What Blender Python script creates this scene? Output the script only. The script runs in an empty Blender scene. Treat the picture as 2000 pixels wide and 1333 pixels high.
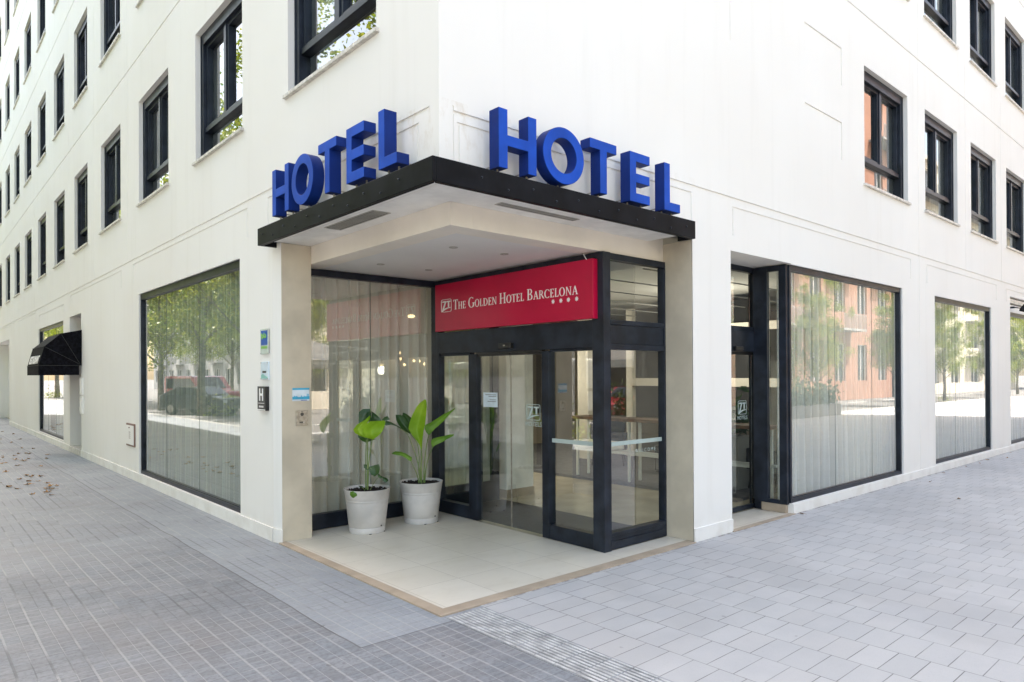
import bpy, bmesh, math, random
from mathutils import Vector, Matrix
random.seed(7)
SC = bpy.context.scene
COL = SC.collection
rad = math.radians

# ------------------------------------------------------------------ camera
cam_d = bpy.data.cameras.new("camera")
cam = bpy.data.objects.new("camera", cam_d)
COL.objects.link(cam)
SC.camera = cam
CAM = Vector((-3.01043, -4.21733, 1.8))
cam_d.sensor_width = 36.0
cam_d.lens = 1342.15 / 2000 * 36.0
cam_d.shift_y = (728.09 - 666.5) / 2000
cam_d.clip_start = 0.05
cam_d.clip_end = 1500
_r = Vector((0.7491316, -0.66240173, -0.00507885))
_dn = Vector((-0.00142311, 0.00605774, -0.99998064))
_f = Vector((0.66241967, 0.74912433, 0.00359537))
cam.matrix_world = Matrix(((_r.x, -_dn.x, -_f.x, CAM.x), (_r.y, -_dn.y, -_f.y, CAM.y),
                           (_r.z, -_dn.z, -_f.z, CAM.z), (0, 0, 0, 1)))

# ------------------------------------------------------------------ light
SUN_EL = rad(63)
SUN_DIR = Vector((math.sin(rad(26)) * math.cos(SUN_EL), math.cos(rad(26)) * math.cos(SUN_EL), math.sin(SUN_EL)))
world = bpy.data.worlds.new("World")
SC.world = world
world.use_nodes = True
wn = world.node_tree
wn.nodes.clear()
sky = wn.nodes.new("ShaderNodeTexSky")
sky.sky_type = 'NISHITA'
sky.sun_disc = False
sky.sun_elevation = SUN_EL
sky.sun_rotation = rad(26)
sky.air_density = 1.0
sky.dust_density = 2.5
sky.ozone_density = 0.6
tint = wn.nodes.new("ShaderNodeMix")
tint.data_type = 'RGBA'
tint.blend_type = 'MULTIPLY'
tint.inputs[0].default_value = 1.0
tint.inputs[7].default_value = (1.0, 0.865, 0.70, 1)
bg = wn.nodes.new("ShaderNodeBackground")
bg.inputs[1].default_value = 0.15
wo = wn.nodes.new("ShaderNodeOutputWorld")
wn.links.new(sky.outputs[0], tint.inputs[6])
wn.links.new(tint.outputs[2], bg.inputs[0])
wn.links.new(bg.outputs[0], wo.inputs[0])
sun_d = bpy.data.lights.new("sun", 'SUN')
sun_d.energy = 3.0
sun_d.angle = rad(0.5)
sun_d.color = (1.0, 0.95, 0.88)
sun = bpy.data.objects.new("sun", sun_d)
COL.objects.link(sun)
sun.rotation_euler = SUN_DIR.to_track_quat('Z', 'Y').to_euler()
SC.view_settings.view_transform = 'Standard'
SC.view_settings.look = 'None'
SC.view_settings.gamma = 1
SC.view_settings.exposure = 2.7
SC.cycles.use_denoising = True
SC.cycles.max_bounces = 10
SC.cycles.transparent_max_bounces = 24
SC.cycles.diffuse_bounces = 5
SC.cycles.glossy_bounces = 5
SC.cycles.sample_clamp_indirect = 6
SC.cycles.caustics_reflective = False
SC.cycles.caustics_refractive = False

# ------------------------------------------------------------------ node helpers
class E:
    """small wrapper for shader maths"""
    def __init__(s, nt, sock): s.nt = nt; s.s = sock
    def _op(s, op, o=None, swap=False, o2=None):
        n = s.nt.nodes.new("ShaderNodeMath"); n.operation = op
        a, b = (o, s) if swap else (s, o)
        for i, v in enumerate((a, b, o2)):
            if v is None: continue
            if isinstance(v, E): s.nt.links.new(v.s, n.inputs[i])
            else: n.inputs[i].default_value = v
        return E(s.nt, n.outputs[0])
    def __add__(s, o): return s._op('ADD', o)
    def __sub__(s, o): return s._op('SUBTRACT', o)
    def __rsub__(s, o): return s._op('SUBTRACT', o, True)
    def __mul__(s, o): return s._op('MULTIPLY', o)
    def __truediv__(s, o): return s._op('DIVIDE', o)
    def frac(s): return s._op('FRACT')
    def floor(s): return s._op('FLOOR')
    def abs(s): return s._op('ABSOLUTE')
    def lt(s, o): return s._op('LESS_THAN', o)
    def gt(s, o): return s._op('GREATER_THAN', o)
    def mx(s, o): return s._op('MAXIMUM', o)
    def mn(s, o): return s._op('MINIMUM', o)
    def step(s, a, b):
        n = s.nt.nodes.new("ShaderNodeMapRange"); n.interpolation_type = 'SMOOTHSTEP'
        s.nt.links.new(s.s, n.inputs[0]); n.inputs[1].default_value = a; n.inputs[2].default_value = b
        n.inputs[3].default_value = 0; n.inputs[4].default_value = 1
        return E(s.nt, n.outputs[0])

def new_mat(name):
    m = bpy.data.materials.new(name); m.use_nodes = True
    nt = m.node_tree
    return m, nt, nt.nodes["Principled BSDF"], nt.nodes["Material Output"]

def pos_xyz(nt):
    g = nt.nodes.new("ShaderNodeNewGeometry"); sp = nt.nodes.new("ShaderNodeSeparateXYZ")
    nt.links.new(g.outputs["Position"], sp.inputs[0])
    return [E(nt, sp.outputs[i]) for i in range(3)]

def noise(nt, scale, detail=3, rough=.55, vec=None, stretch=None, obj=False):
    n = nt.nodes.new("ShaderNodeTexNoise"); n.inputs["Scale"].default_value = scale
    n.inputs["Detail"].default_value = detail; n.inputs["Roughness"].default_value = rough
    if vec is None:
        if obj:
            t = nt.nodes.new("ShaderNodeTexCoord"); vec = t.outputs["Object"]
        else:
            t = nt.nodes.new("ShaderNodeNewGeometry"); vec = t.outputs["Position"]
    if stretch:
        mp = nt.nodes.new("ShaderNodeMapping"); mp.inputs["Scale"].default_value = stretch
        nt.links.new(vec, mp.inputs[0]); vec = mp.outputs[0]
    nt.links.new(vec, n.inputs["Vector"])
    return E(nt, n.outputs[0])

def whiten(nt, vx, vy):
    c = nt.nodes.new("ShaderNodeCombineXYZ")
    nt.links.new(vx.s, c.inputs[0]); nt.links.new(vy.s, c.inputs[1])
    w = nt.nodes.new("ShaderNodeTexWhiteNoise"); nt.links.new(c.outputs[0], w.inputs["Vector"])
    return E(nt, w.outputs["Value"])

def mixc(nt, f, a, b, mode='MIX'):
    n = nt.nodes.new("ShaderNodeMix"); n.data_type = 'RGBA'; n.blend_type = mode
    if isinstance(f, E): nt.links.new(f.s, n.inputs[0])
    else: n.inputs[0].default_value = f
    for i, v in ((6, a), (7, b)):
        if isinstance(v, tuple): n.inputs[i].default_value = (*v[:3], 1)
        else: nt.links.new(v, n.inputs[i])
    return n.outputs[2]

def bump(nt, bsdf, h, strength=.3, dist=.01):
    b = nt.nodes.new("ShaderNodeBump"); b.inputs["Strength"].default_value = strength
    b.inputs["Distance"].default_value = dist
    nt.links.new(h.s, b.inputs["Height"]); nt.links.new(b.outputs[0], bsdf.inputs["Normal"])

def pmat(name, c, rough=.5, metal=0., var=.06, vscale=6., bscale=0, bstr=.2, bdist=.002, spec=.5, obj=False, coat=0):
    m, nt, b, o = new_mat(name)
    n = noise(nt, vscale, 4, obj=obj)
    dark = tuple(max(0, x * (1 - var * 2.2)) for x in c); lite = tuple(min(1, x * (1 + var * 1.6)) for x in c)
    nt.links.new(mixc(nt, n.step(.3, .7), dark, lite), b.inputs["Base Color"])
    b.inputs["Roughness"].default_value = rough; b.inputs["Metallic"].default_value = metal
    b.inputs["Specular IOR Level"].default_value = spec
    b.inputs["Coat Weight"].default_value = coat
    if bscale: bump(nt, b, noise(nt, bscale, 4, obj=obj), bstr, bdist)
    return m

def emat(name, c, strength):
    m, nt, b, o = new_mat(name)
    b.inputs["Base Color"].default_value = (*c, 1)
    b.inputs["Emission Color"].default_value = (*c, 1); b.inputs["Emission Strength"].default_value = strength
    return m

def glass_mat(name, tint=(.9, .93, .91), ior=1.7, wob=.0, refl=(1, 1, 1)):
    m, nt, b, o = new_mat(name); nt.nodes.remove(b)
    t = nt.nodes.new("ShaderNodeBsdfTransparent"); t.inputs[0].default_value = (*tint, 1)
    g = nt.nodes.new("ShaderNodeBsdfGlossy"); g.inputs["Roughness"].default_value = 0.0
    g.inputs["Color"].default_value = (*refl, 1)
    fr = nt.nodes.new("ShaderNodeFresnel"); fr.inputs[0].default_value = ior
    # two faces of a thin pane: use the same value from both sides
    geo = nt.nodes.new("ShaderNodeNewGeometry")
    if wob:
        bp = nt.nodes.new("ShaderNodeBump"); bp.inputs["Strength"].default_value = wob; bp.inputs["Distance"].default_value = .01
        nn = noise(nt, 1.1, 1); nt.links.new(nn.s, bp.inputs["Height"]); nt.links.new(bp.outputs[0], g.inputs["Normal"])
    lw = nt.nodes.new("ShaderNodeLayerWeight")
    # Schlick from the facing weight (independent of which side is seen)
    r0 = ((ior - 1) / (ior + 1)) ** 2 * 1.8
    dt = nt.nodes.new("ShaderNodeVectorMath"); dt.operation = 'DOT_PRODUCT'
    nt.links.new(geo.outputs["Incoming"], dt.inputs[0]); nt.links.new(geo.outputs["Normal"], dt.inputs[1])
    cosv = E(nt, dt.outputs["Value"]).abs()
    om = cosv * -1 + 1.0
    s5 = om * om * om * om * om
    fac = s5 * (1 - r0) + r0
    nt.nodes.remove(fr); nt.nodes.remove(lw)
    mx = nt.nodes.new("ShaderNodeMixShader")
    nt.links.new(fac.s, mx.inputs[0]); nt.links.new(t.outputs[0], mx.inputs[1]); nt.links.new(g.outputs[0], mx.inputs[2])
    nt.links.new(mx.outputs[0], o.inputs[0])
    return m

def sheer_mat(name, c, trans=.25):
    m, nt, b, o = new_mat(name); nt.nodes.remove(b)
    d = nt.nodes.new("ShaderNodeBsdfDiffuse"); tl = nt.nodes.new("ShaderNodeBsdfTranslucent"); tp = nt.nodes.new("ShaderNodeBsdfTransparent")
    weave = noise(nt, 90, 2, stretch=(1, 1, .35))
    cc = mixc(nt, weave, tuple(x * .86 for x in c), c)
    nt.links.new(cc, d.inputs[0]); nt.links.new(cc, tl.inputs[0])
    a = nt.nodes.new("ShaderNodeMixShader"); a.inputs[0].default_value = .18
    nt.links.new(d.outputs[0], a.inputs[1]); nt.links.new(tl.outputs[0], a.inputs[2])
    e = nt.nodes.new("ShaderNodeMixShader")
    geo = nt.nodes.new("ShaderNodeNewGeometry"); dt = nt.nodes.new("ShaderNodeVectorMath"); dt.operation = 'DOT_PRODUCT'
    nt.links.new(geo.outputs["Incoming"], dt.inputs[0]); nt.links.new(geo.outputs["Normal"], dt.inputs[1])
    cv = E(nt, dt.outputs["Value"]).abs()
    nt.links.new((cv * cv * trans).s, e.inputs[0])
    nt.links.new(a.outputs[0], e.inputs[1]); nt.links.new(tp.outputs[0], e.inputs[2])
    nt.links.new(e.outputs[0], o.inputs[0])
    return m

def leaf_mat(name, a, b_, rough=.4, tl=.45):
    m, nt, b, o = new_mat(name)
    n = noise(nt, 5, 3)
    cc = mixc(nt, n.step(.35, .65), a, b_)
    nt.links.new(cc, b.inputs["Base Color"]); b.inputs["Roughness"].default_value = rough
    t = nt.nodes.new("ShaderNodeBsdfTranslucent"); nt.links.new(cc, t.inputs[0])
    mx = nt.nodes.new("ShaderNodeMixShader"); mx.inputs[0].default_value = tl
    nt.links.new(b.outputs[0], mx.inputs[1]); nt.links.new(t.outputs[0], mx.inputs[2]); nt.links.new(mx.outputs[0], o.inputs[0])
    return m

# ------------------------------------------------------------------ materials
def render_wall_mat():
    m, nt, b, o = new_mat("white_render")
    x, y, z = pos_xyz(nt)
    big = noise(nt, .35, 3); streak = noise(nt, 1.6, 5, .6, stretch=(3.2, 3.2, .22)); fine = noise(nt, 60, 3)
    base = mixc(nt, big.step(.3, .7), (.80, .775, .735), (.83, .815, .785))
    base = mixc(nt, streak.step(.5, .76) * .11, base, (.55, .51, .44))
    # rain dirt hanging under the cornice joint near the corner
    near = (x.mx(y)).step(4.5, .6)
    band = z.step(3.2, 3.84) * (z.lt(3.9))
    dirt = noise(nt, 4.5, 6, .7, stretch=(1.5, 1.5, .7)).step(.5, .72) * band * near
    base = mixc(nt, dirt * .45, base, (.52, .42, .28))
    low = z.step(.35, .0) * noise(nt, 3, 5).step(.4, .7)
    base = mixc(nt, low * .35, base, (.56, .51, .44))
    nt.links.new(base, b.inputs["Base Color"]); b.inputs["Roughness"].default_value = .72
    b.inputs["Specular IOR Level"].default_value = .25
    bump(nt, b, fine * .7 + noise(nt, 9, 3) * .8, .2, .003)
    return m

def panot_mat():
    m, nt, b, o = new_mat("panot_tiles")
    x, y, z = pos_xyz(nt)
    jx = noise(nt, .8, 2) * .02; jy = noise(nt, .7, 2, stretch=(1, 1, 1)) * .02
    xx = x + jx + .093; yy = y + jy + .535
    def edge(v, p):
        f = (v / p + 50.0).frac()
        return ((f - .5).abs() * -1 + .5) * p
    cx = edge(xx, .0925); cy = edge(yy, .0925); tx = edge(xx, .185); ty = edge(yy, .185)
    cxm = cx.step(.0042, .0016); cym = cy.step(.0042, .0016); txm = tx.step(.0095, .005); tym = ty.step(.007, .003)
    lx = cxm.mx(txm); ly = cym.mx(tym)
    tid = whiten(nt, (xx / .185 + 50.0).floor(), (yy / .185 + 50.0).floor())
    cid = whiten(nt, (xx / .0925 + 50.0).floor(), (yy / .0925 + 50.0).floor())
    n1 = noise(nt, .55, 4, .6); n2 = noise(nt, 2.6, 5, .65); n3 = noise(nt, 34, 4, .7)
    base = mixc(nt, tid, (.175, .19, .21), (.23, .24, .255))
    base = mixc(nt, cid * .4, base, (.155, .15, .155))
    base = mixc(nt, n2.step(.35, .75) * .45, base, (.25, .28, .31))
    base = mixc(nt, n3.step(.42, .7) * .5, base, (.09, .095, .105))
    n6 = noise(nt, 9, 4, .65, stretch=(.45, 3.0, 1)); base = mixc(nt, n6.step(.5, .68) * .38, base, (.085, .095, .11)); base = mixc(nt, n6.step(.46, .3) * .3, base, (.30, .32, .34))
    # worn pale apron along the wall, older than the rest
    wob = (n1 - .5) * .5
    apr = (x + wob * .22).step(-.765, -.745) * (y + wob * .1).step(-.15, -.13)
    cxk = ((x + wob * .22 + .755).abs().step(.009, .003)) * y.gt(-.14); cyk = ((y + wob * .1 + .14).abs().step(.008, .003)) * x.gt(-.75)
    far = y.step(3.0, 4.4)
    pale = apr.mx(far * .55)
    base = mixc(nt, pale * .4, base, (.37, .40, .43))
    patch = n1.step(.52, .66)
    base = mixc(nt, patch * .35, base, (.18, .165, .16))
    # joint filler: dusty pale in patches, dark elsewhere
    dust = noise(nt, .9, 3).step(.42, .54)
    jc = mixc(nt, dust.mx(y.step(.9, .3)), (.085, .09, .098), (.36, .365, .365))
    base = mixc(nt, lx * .52, base, jc)
    base = mixc(nt, ly * (dust * .3 + .35), base, mixc(nt, dust * .8, (.08, .085, .092), (.36, .365, .365)))
    base = mixc(nt, cxk.mx(cyk) * .7, base, (.06, .06, .065))
    # spots of gum and stains
    gum = noise(nt, 11, 1).step(.74, .77)
    base = mixc(nt, gum * .5, base, (.09, .09, .09))
    nt.links.new(base, b.inputs["Base Color"])
    b.inputs["Roughness"].default_value = .62; b.inputs["Specular IOR Level"].default_value = .35
    h = (lx.mx(ly)) * -1.0 + n3 * .25 + tid * .25
    bump(nt, b, h, .55, .004)
    return m

def block_mat():
    m, nt, b, o = new_mat("granite_pavers")
    x, y, z = pos_xyz(nt)
    u = (x - .703) / .355 + 40.0
    col = u.floor()
    par = (col * .5).frac() * 2.0
    v = (y + 1.819 - .0) / .1825 + par * .5 + 60.0
    fu = u.frac(); fv = v.frac()
    eu = ((fu - .5).abs() * -1 + .5) * .355; ev = ((fv - .5).abs() * -1 + .5) * .1825
    wob = noise(nt, 7, 3) * .0016
    ju = (eu - wob).step(.0026, .0010); jv = (ev - wob).step(.0026, .0010)
    bid = whiten(nt, col, v.floor())
    n2 = noise(nt, 1.3, 5, .6); n3 = noise(nt, 160, 2, .8); n4 = noise(nt, 22, 4)
    base = mixc(nt, bid, (.435, .430, .425), (.482, .474, .465))
    warm = whiten(nt, v.floor(), col).gt(.8)
    base = mixc(nt, warm * .5, base, (.46, .445, .43))
    base = mixc(nt, n2.step(.4, .75) * .28, base, (.33, .335, .35))
    base = mixc(nt, n3.step(.52, .7) * .22, base, (.25, .25, .26))
    base = mixc(nt, n4.step(.6, .8) * .25, base, (.36, .35, .35))
    gum = noise(nt, 8, 1).step(.745, .77)
    base = mixc(nt, gum * .5, base, (.16, .15, .15))
    edge = y.step(-.07, -.015) * noise(nt, 14, 4).step(.42, .58) * y.lt(.02)
    base = mixc(nt, edge * .8, base, (.07, .045, .03))
    n5 = noise(nt, .45, 4, .6).step(.5, .62)
    base = mixc(nt, n5 * .3, base, (.33, .32, .315))
    jn = noise(nt, 2.2, 3).step(.3, .6)
    base = mixc(nt, ju.mx(jv) * (jn * .45 + .4), base, (.10, .095, .09))
    nt.links.new(base, b.inputs["Base Color"])
    b.inputs["Roughness"].default_value = .7; b.inputs["Specular IOR Level"].default_value = .3
    bump(nt, b, (ju.mx(jv)) * -1.0 + bid * .35 + n3 * .12, .5, .003)
    return m

def entrance_mat():
    m, nt, b, o = new_mat("cream_limestone_tiles")
    x, y, z = pos_xyz(nt)
    u = (x - .115) / .53 + 10.0; v = (y - .09) / .555 + 10.0
    eu = ((u.frac() - .5).abs() * -1 + .5) * .53; ev = ((v.frac() - .5).abs() * -1 + .5) * .555
    j = eu.mn(ev).step(.0022, .0009)
    tid = whiten(nt, u.floor(), v.floor())
    n1 = noise(nt, 1.3, 5, .65, stretch=(1, 2.2, 1)); n2 = noise(nt, 9, 5)
    base = mixc(nt, tid, (.64, .59, .495), (.68, .63, .535))
    base = mixc(nt, n1.step(.42, .7) * .4, base, (.54, .48, .38))
    base = mixc(nt, n2.step(.55, .8) * .2, base, (.40, .35, .28))
    base = mixc(nt, j * .8, base, (.22, .17, .12))
    nt.links.new(base, b.inputs["Base Color"]); b.inputs["Roughness"].default_value = .42
    bump(nt, b, j * -1.0 + n2 * .1, .3, .002)
    return m

M = {}
M['wall'] = render_wall_mat()
M['panot'] = panot_mat()
M['blocks'] = block_mat()
M['tiles'] = entrance_mat()
M['border'] = pmat("tan_marble", (.42, .335, .25), .45, var=.09, vscale=3, bscale=40, bstr=.1)
M['tactile'] = pmat("ribbed_concrete", (.44, .44, .435), .75, var=.14, vscale=9)
M['tactile_base'] = pmat("ribbed_concrete_base", (.25, .255, .265), .8, var=.15, vscale=5)
M['beige'] = pmat("beige_plaster", (.55, .49, .385), .7, var=.06, vscale=2.2, bscale=30, bstr=.12, spec=.25)
M['cream'] = pmat("cream_plaster", (.80, .745, .66), .7, var=.03, vscale=1.5, bscale=30, bstr=.08, spec=.25)
M['ceil'] = pmat("ceiling_paint", (.74, .725, .70), .75, var=.02, vscale=1, spec=.2)
M['soffit'] = pmat("soffit_paint", (.85, .83, .80), .75, var=.05, vscale=3, spec=.2)
M['frame'] = pmat("anthracite_aluminium", (.015, .020, .031), .38, .0, var=.2, vscale=5, spec=.3)
M['fascia'] = pmat("black_canopy_metal", (.006, .0065, .009), .45, .0, var=.22, vscale=4, bscale=26, bstr=.12, spec=.1)
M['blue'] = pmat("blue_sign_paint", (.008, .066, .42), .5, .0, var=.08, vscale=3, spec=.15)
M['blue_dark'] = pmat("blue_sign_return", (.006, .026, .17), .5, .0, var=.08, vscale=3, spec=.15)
M['red'] = pmat("crimson_sign_panel", (.47, .001, .042), .3, .0, var=.05, vscale=1.5, spec=.5)
M['white'] = pmat("white_lettering", (.86, .85, .83), .5, var=.02)
M['marble'] = pmat("cream_marble_sill", (.62, .585, .53), .45, var=.12, vscale=14)
M['black_cloth'] = pmat("black_awning_cloth", (.006, .006, .009), .8, var=.3, vscale=20, bscale=200, bstr=.3, spec=.08)
M['seam'] = pmat("awning_seam", (.045, .045, .04), .8)
M['pot'] = pmat("light_grey_plastic_pot", (.53, .51, .49), .45, var=.08, vscale=3, bscale=120, bstr=.08)
M['soil'] = pmat("dark_bark_soil", (.022, .015, .012), .95, var=.5, vscale=40, bscale=60, bstr=1, bdist=.01)
M['stem'] = leaf_mat("plant_stem", (.14, .22, .06), (.22, .28, .10), .5, .15)
M['stem_base'] = pmat("plant_stem_base", (.24, .20, .15), .6, var=.2, vscale=12)
M['leaf_bright'] = leaf_mat("bright_leaf", (.26, .50, .015), (.42, .66, .04), .35, .5)
M['leaf_mid'] = leaf_mat("mid_green_leaf", (.09, .22, .015), (.17, .34, .03), .35, .3)
M['leaf_dark'] = leaf_mat("dark_green_leaf", (.02, .06, .018), (.04, .10, .02), .35, .2)
M['steel'] = pmat("brushed_steel", (.42, .39, .34), .38, .85, var=.1, vscale=30)
M['steel_dark'] = pmat("dark_grille", (.06, .06, .055), .5, .2)
M['grille'] = pmat("vent_louvre", (.42, .40, .36), .5, .1)
M['black'] = pmat("black_plastic", (.012, .012, .013), .35)
M['mat'] = pmat("charcoal_door_mat", (.028, .027, .028), .95, var=.25, vscale=30, bscale=150, bstr=.8)
M['glass'] = glass_mat("clear_glass", (.87, .93, .90), 2.0, .0)
M['glass_shop'] = glass_mat("shopfront_glass", (.93, .96, .94), 2.15, .003)
M['glass_room'] = glass_mat("room_window_glass", (.72, .78, .76), 2.3, .02)
M['glass_edge'] = pmat("glass_edge_seal", (.10, .13, .12), .4)
M['frost'] = pmat("frosted_film", (.42, .50, .48), .6, var=.03)
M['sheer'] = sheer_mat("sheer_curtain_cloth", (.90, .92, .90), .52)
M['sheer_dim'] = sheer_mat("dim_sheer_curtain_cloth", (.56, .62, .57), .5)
M['sheer_warm'] = sheer_mat("grey_sheer_curtain_cloth", (.90, .88, .80), .24)
M['roomcurtain'] = sheer_mat("bedroom_curtain_cloth", (.80, .80, .78), .1)
M['int_wall'] = pmat("lobby_wall_paint", (.33, .29, .235), .8, var=.04, vscale=1)
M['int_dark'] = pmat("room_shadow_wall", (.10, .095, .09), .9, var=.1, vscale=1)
M['int_floor'] = pmat("lobby_floor_tile", (.52, .46, .34), .25, var=.06, vscale=2.5)
M['int_floor_dark'] = pmat("grey_lounge_carpet", (.10, .10, .11), .9, var=.1, vscale=12)
M['wood'] = pmat("brown_wood", (.16, .085, .045), .45, var=.2, vscale=6)
M['metal_white'] = pmat("white_painted_metal", (.72, .74, .72), .4, var=.02)
M['lamp'] = emat("lamp_glow", (1.0, .72, .35), 1.6)
M['ring'] = emat("ring_lamp_glow", (1.0, .95, .88), .22)
M['green_exit'] = emat("green_sign_glow", (.35, .75, .12), .35)
M['asphalt'] = pmat("asphalt", (.17, .165, .16), .85, var=.12, vscale=2, bscale=80, bstr=.4)
M['kerb'] = pmat("granite_kerb", (.38, .37, .35), .7, var=.1, vscale=10)
M['paint_white'] = pmat("road_paint", (.70, .70, .68), .6)
M['bark'] = pmat("plane_tree_bark", (.20, .17, .12), .9, var=.35, vscale=5, bscale=14, bstr=.6, bdist=.02, obj=True)
M['foliage'] = leaf_mat("plane_tree_leaves", (.11, .20, .012), (.36, .38, .03), .5, .45)
M['hedge'] = leaf_mat("shrub_leaves", (.03, .08, .02), (.08, .14, .03), .5, .3)
M['bld_pink'] = pmat("salmon_render", (.36, .19, .13), .8, var=.05, vscale=.6)
M['bld_cream'] = pmat("cream_render", (.62, .56, .46), .8, var=.05, vscale=.6)
M['bld_grey'] = pmat("grey_concrete", (.34, .34, .33), .85, var=.08, vscale=.8)
M['bld_glass'] = pmat("far_window_glass", (.05, .06, .07), .15, var=.2, vscale=.4)
M['tyre'] = pmat("tyre_rubber", (.02, .02, .02), .8)
M['car_red'] = pmat("red_car_paint", (.40, .02, .03), .25, coat=.6, spec=.6)
M['car_black'] = pmat("black_car_paint", (.015, .017, .02), .22, coat=.6, spec=.6)
M['car_white'] = pmat("white_car_paint", (.72, .72, .71), .25, coat=.6, spec=.6)
M['car_blue'] = pmat("blue_car_paint", (.05, .33, .62), .3, coat=.5)
M['car_glass'] = pmat("car_window_glass", (.02, .025, .03), .08)
M['lamp_red'] = pmat("tail_lamp_red", (.35, .01, .01), .2)
M['leaf_dry'] = pmat("dry_brown_leaf", (.34, .19, .075), .85, var=.4, vscale=25)
M['poster_blue'] = pmat("poster_blue", (.015, .10, .42), .3)
M['poster_green'] = pmat("poster_green", (.22, .52, .10), .35)
M['poster_cyan'] = pmat("poster_cyan", (.03, .38, .62), .35)
M['poster_pale'] = pmat("poster_pale", (.62, .72, .80), .3)
M['acrylic'] = pmat("clear_acrylic_backing", (.60, .68, .62), .2)
M['brown_trim'] = pmat("brown_box_trim", (.22, .13, .10), .6)
M['canvas'] = pmat("cream_canvas", (.68, .64, .55), .8)

# ------------------------------------------------------------------ mesh helpers
class MB:
    def __init__(s): s.v = []; s.f = []; s.m = []; s.mi = 0
    def add(s, vs, fs):
        o = len(s.v); s.v += [tuple(p) for p in vs]
        for f in fs: s.f.append(tuple(i + o for i in f)); s.m.append(s.mi)
        return s
    def box(s, x0, x1, y0, y1, z0, z1):
        if x0 > x1: x0, x1 = x1, x0
        if y0 > y1: y0, y1 = y1, y0
        if z0 > z1: z0, z1 = z1, z0
        v = [(x0, y0, z0), (x1, y0, z0), (x1, y1, z0), (x0, y1, z0), (x0, y0, z1), (x1, y0, z1), (x1, y1, z1), (x0, y1, z1)]
        return s.add(v, [(0, 3, 2, 1), (4, 5, 6, 7), (0, 1, 5, 4), (1, 2, 6, 5), (2, 3, 7, 6), (3, 0, 4, 7)])
    def prism(s, poly, fn, d0, d1):
        """poly: list of (a,b); fn(a,b,d)->xyz; extruded d0..d1"""
        n = len(poly)
        vs = [fn(a, b, d0) for a, b in poly] + [fn(a, b, d1) for a, b in poly]
        fs = [tuple(range(n)), tuple(range(2 * n - 1, n - 1, -1))]
        for i in range(n):
            j = (i + 1) % n; fs.append((j, i, n + i, n + j))
        return s.add(vs, fs)
    def tube(s, pts, r, n=8, caps=True):
        pts = [Vector(p) for p in pts]
        rs = r if isinstance(r, (list, tuple)) else [r] * len(pts)
        vs = []; 
        t0 = (pts[1] - pts[0]).normalized()
        up = Vector((0, 0, 1)) if abs(t0.z) < .9 else Vector((1, 0, 0))
        a = t0.cross(up).normalized()
        for i, p in enumerate(pts):
            t = (pts[min(i + 1, len(pts) - 1)] - pts[max(i - 1, 0)]).normalized()
            a = (a - t * a.dot(t)).normalized(); b = t.cross(a)
            for k in range(n):
                an = 2 * math.pi * k / n
                vs.append(p + (a * math.cos(an) + b * math.sin(an)) * rs[i])
        fs = []
        for i in range(len(pts) - 1):
            for k in range(n):
                k2 = (k + 1) % n
                fs.append((i * n + k, i * n + k2, (i + 1) * n + k2, (i + 1) * n + k))
        if caps:
            fs.append(tuple(range(n))[::-1]); fs.append(tuple(range((len(pts) - 1) * n, len(pts) * n)))
        return s.add(vs, fs)
    def lathe(s, prof, c=(0, 0, 0), n=40):
        vs = []; fs = []
        for r, z in prof:
            for k in range(n):
                an = 2 * math.pi * k / n
                vs.append((c[0] + r * math.cos(an), c[1] + r * math.sin(an), c[2] + z))
        for i in range(len(prof) - 1):
            for k in range(n):
                k2 = (k + 1) % n
                fs.append((i * n + k, i * n + k2, (i + 1) * n + k2, (i + 1) * n + k))
        return s.add(vs, fs)
    def sphere(s, c, r, n=12, sx=1, sy=1, sz=1):
        prof = [(r * math.sin(math.pi * i / n) + 1e-5, -r * math.cos(math.pi * i / n) * sz) for i in range(n + 1)]
        o = len(s.v); s.lathe(prof, (0, 0, 0), n * 2)
        for i in range(o, len(s.v)):
            x, y, z = s.v[i]; s.v[i] = (c[0] + x * sx, c[1] + y * sy, c[2] + z)
        return s
    def build(s, name, mats, parent=None, bevel=0, smooth=False, solid=0, recalc=True):
        me = bpy.data.meshes.new(name)
        me.from_pydata(s.v, [], s.f)
        if not isinstance(mats, (list, tuple)): mats = [mats]
        for m in mats: me.materials.append(m)
        if len(mats) > 1: me.polygons.foreach_set("material_index", s.m)
        if recalc:
            bm = bmesh.new(); bm.from_mesh(me); bmesh.ops.recalc_face_normals(bm, faces=bm.faces); bm.to_mesh(me); bm.free()
        if smooth:
            me.polygons.foreach_set("use_smooth", [True] * len(me.polygons))
        me.update()
        ob = bpy.data.objects.new(name, me); COL.objects.link(ob)
        if parent: ob.parent = parent
        if solid:
            md = ob.modifiers.new("thick", 'SOLIDIFY'); md.thickness = solid
        if bevel:
            md = ob.modifiers.new("bevel", 'BEVEL'); md.width = bevel; md.segments = 2; md.limit_method = 'ANGLE'
            md.harden_normals = False
        return ob

def tag(o, label=None, cat=None, group=None, kind=None):
    if label: o['label'] = label
    if cat: o['category'] = cat
    if group: o['group'] = group
    if kind: o['kind'] = kind
    return o

def empty(name, loc=(0, 0, 0), rz=0):
    o = bpy.data.objects.new(name, None); COL.objects.link(o)
    o.location = loc; o.rotation_euler = (0, 0, rz); o.empty_display_size = .2
    return o

def shade_auto(ob, ang=35):
    me = ob.data
    me.polygons.foreach_set("use_smooth", [True] * len(me.polygons))
    bm = bmesh.new(); bm.from_mesh(me)
    for e in bm.edges:
        if len(e.link_faces) == 2 and e.calc_face_angle(0) > rad(ang): e.smooth = False
    bm.to_mesh(me); bm.free()
    return ob

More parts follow.
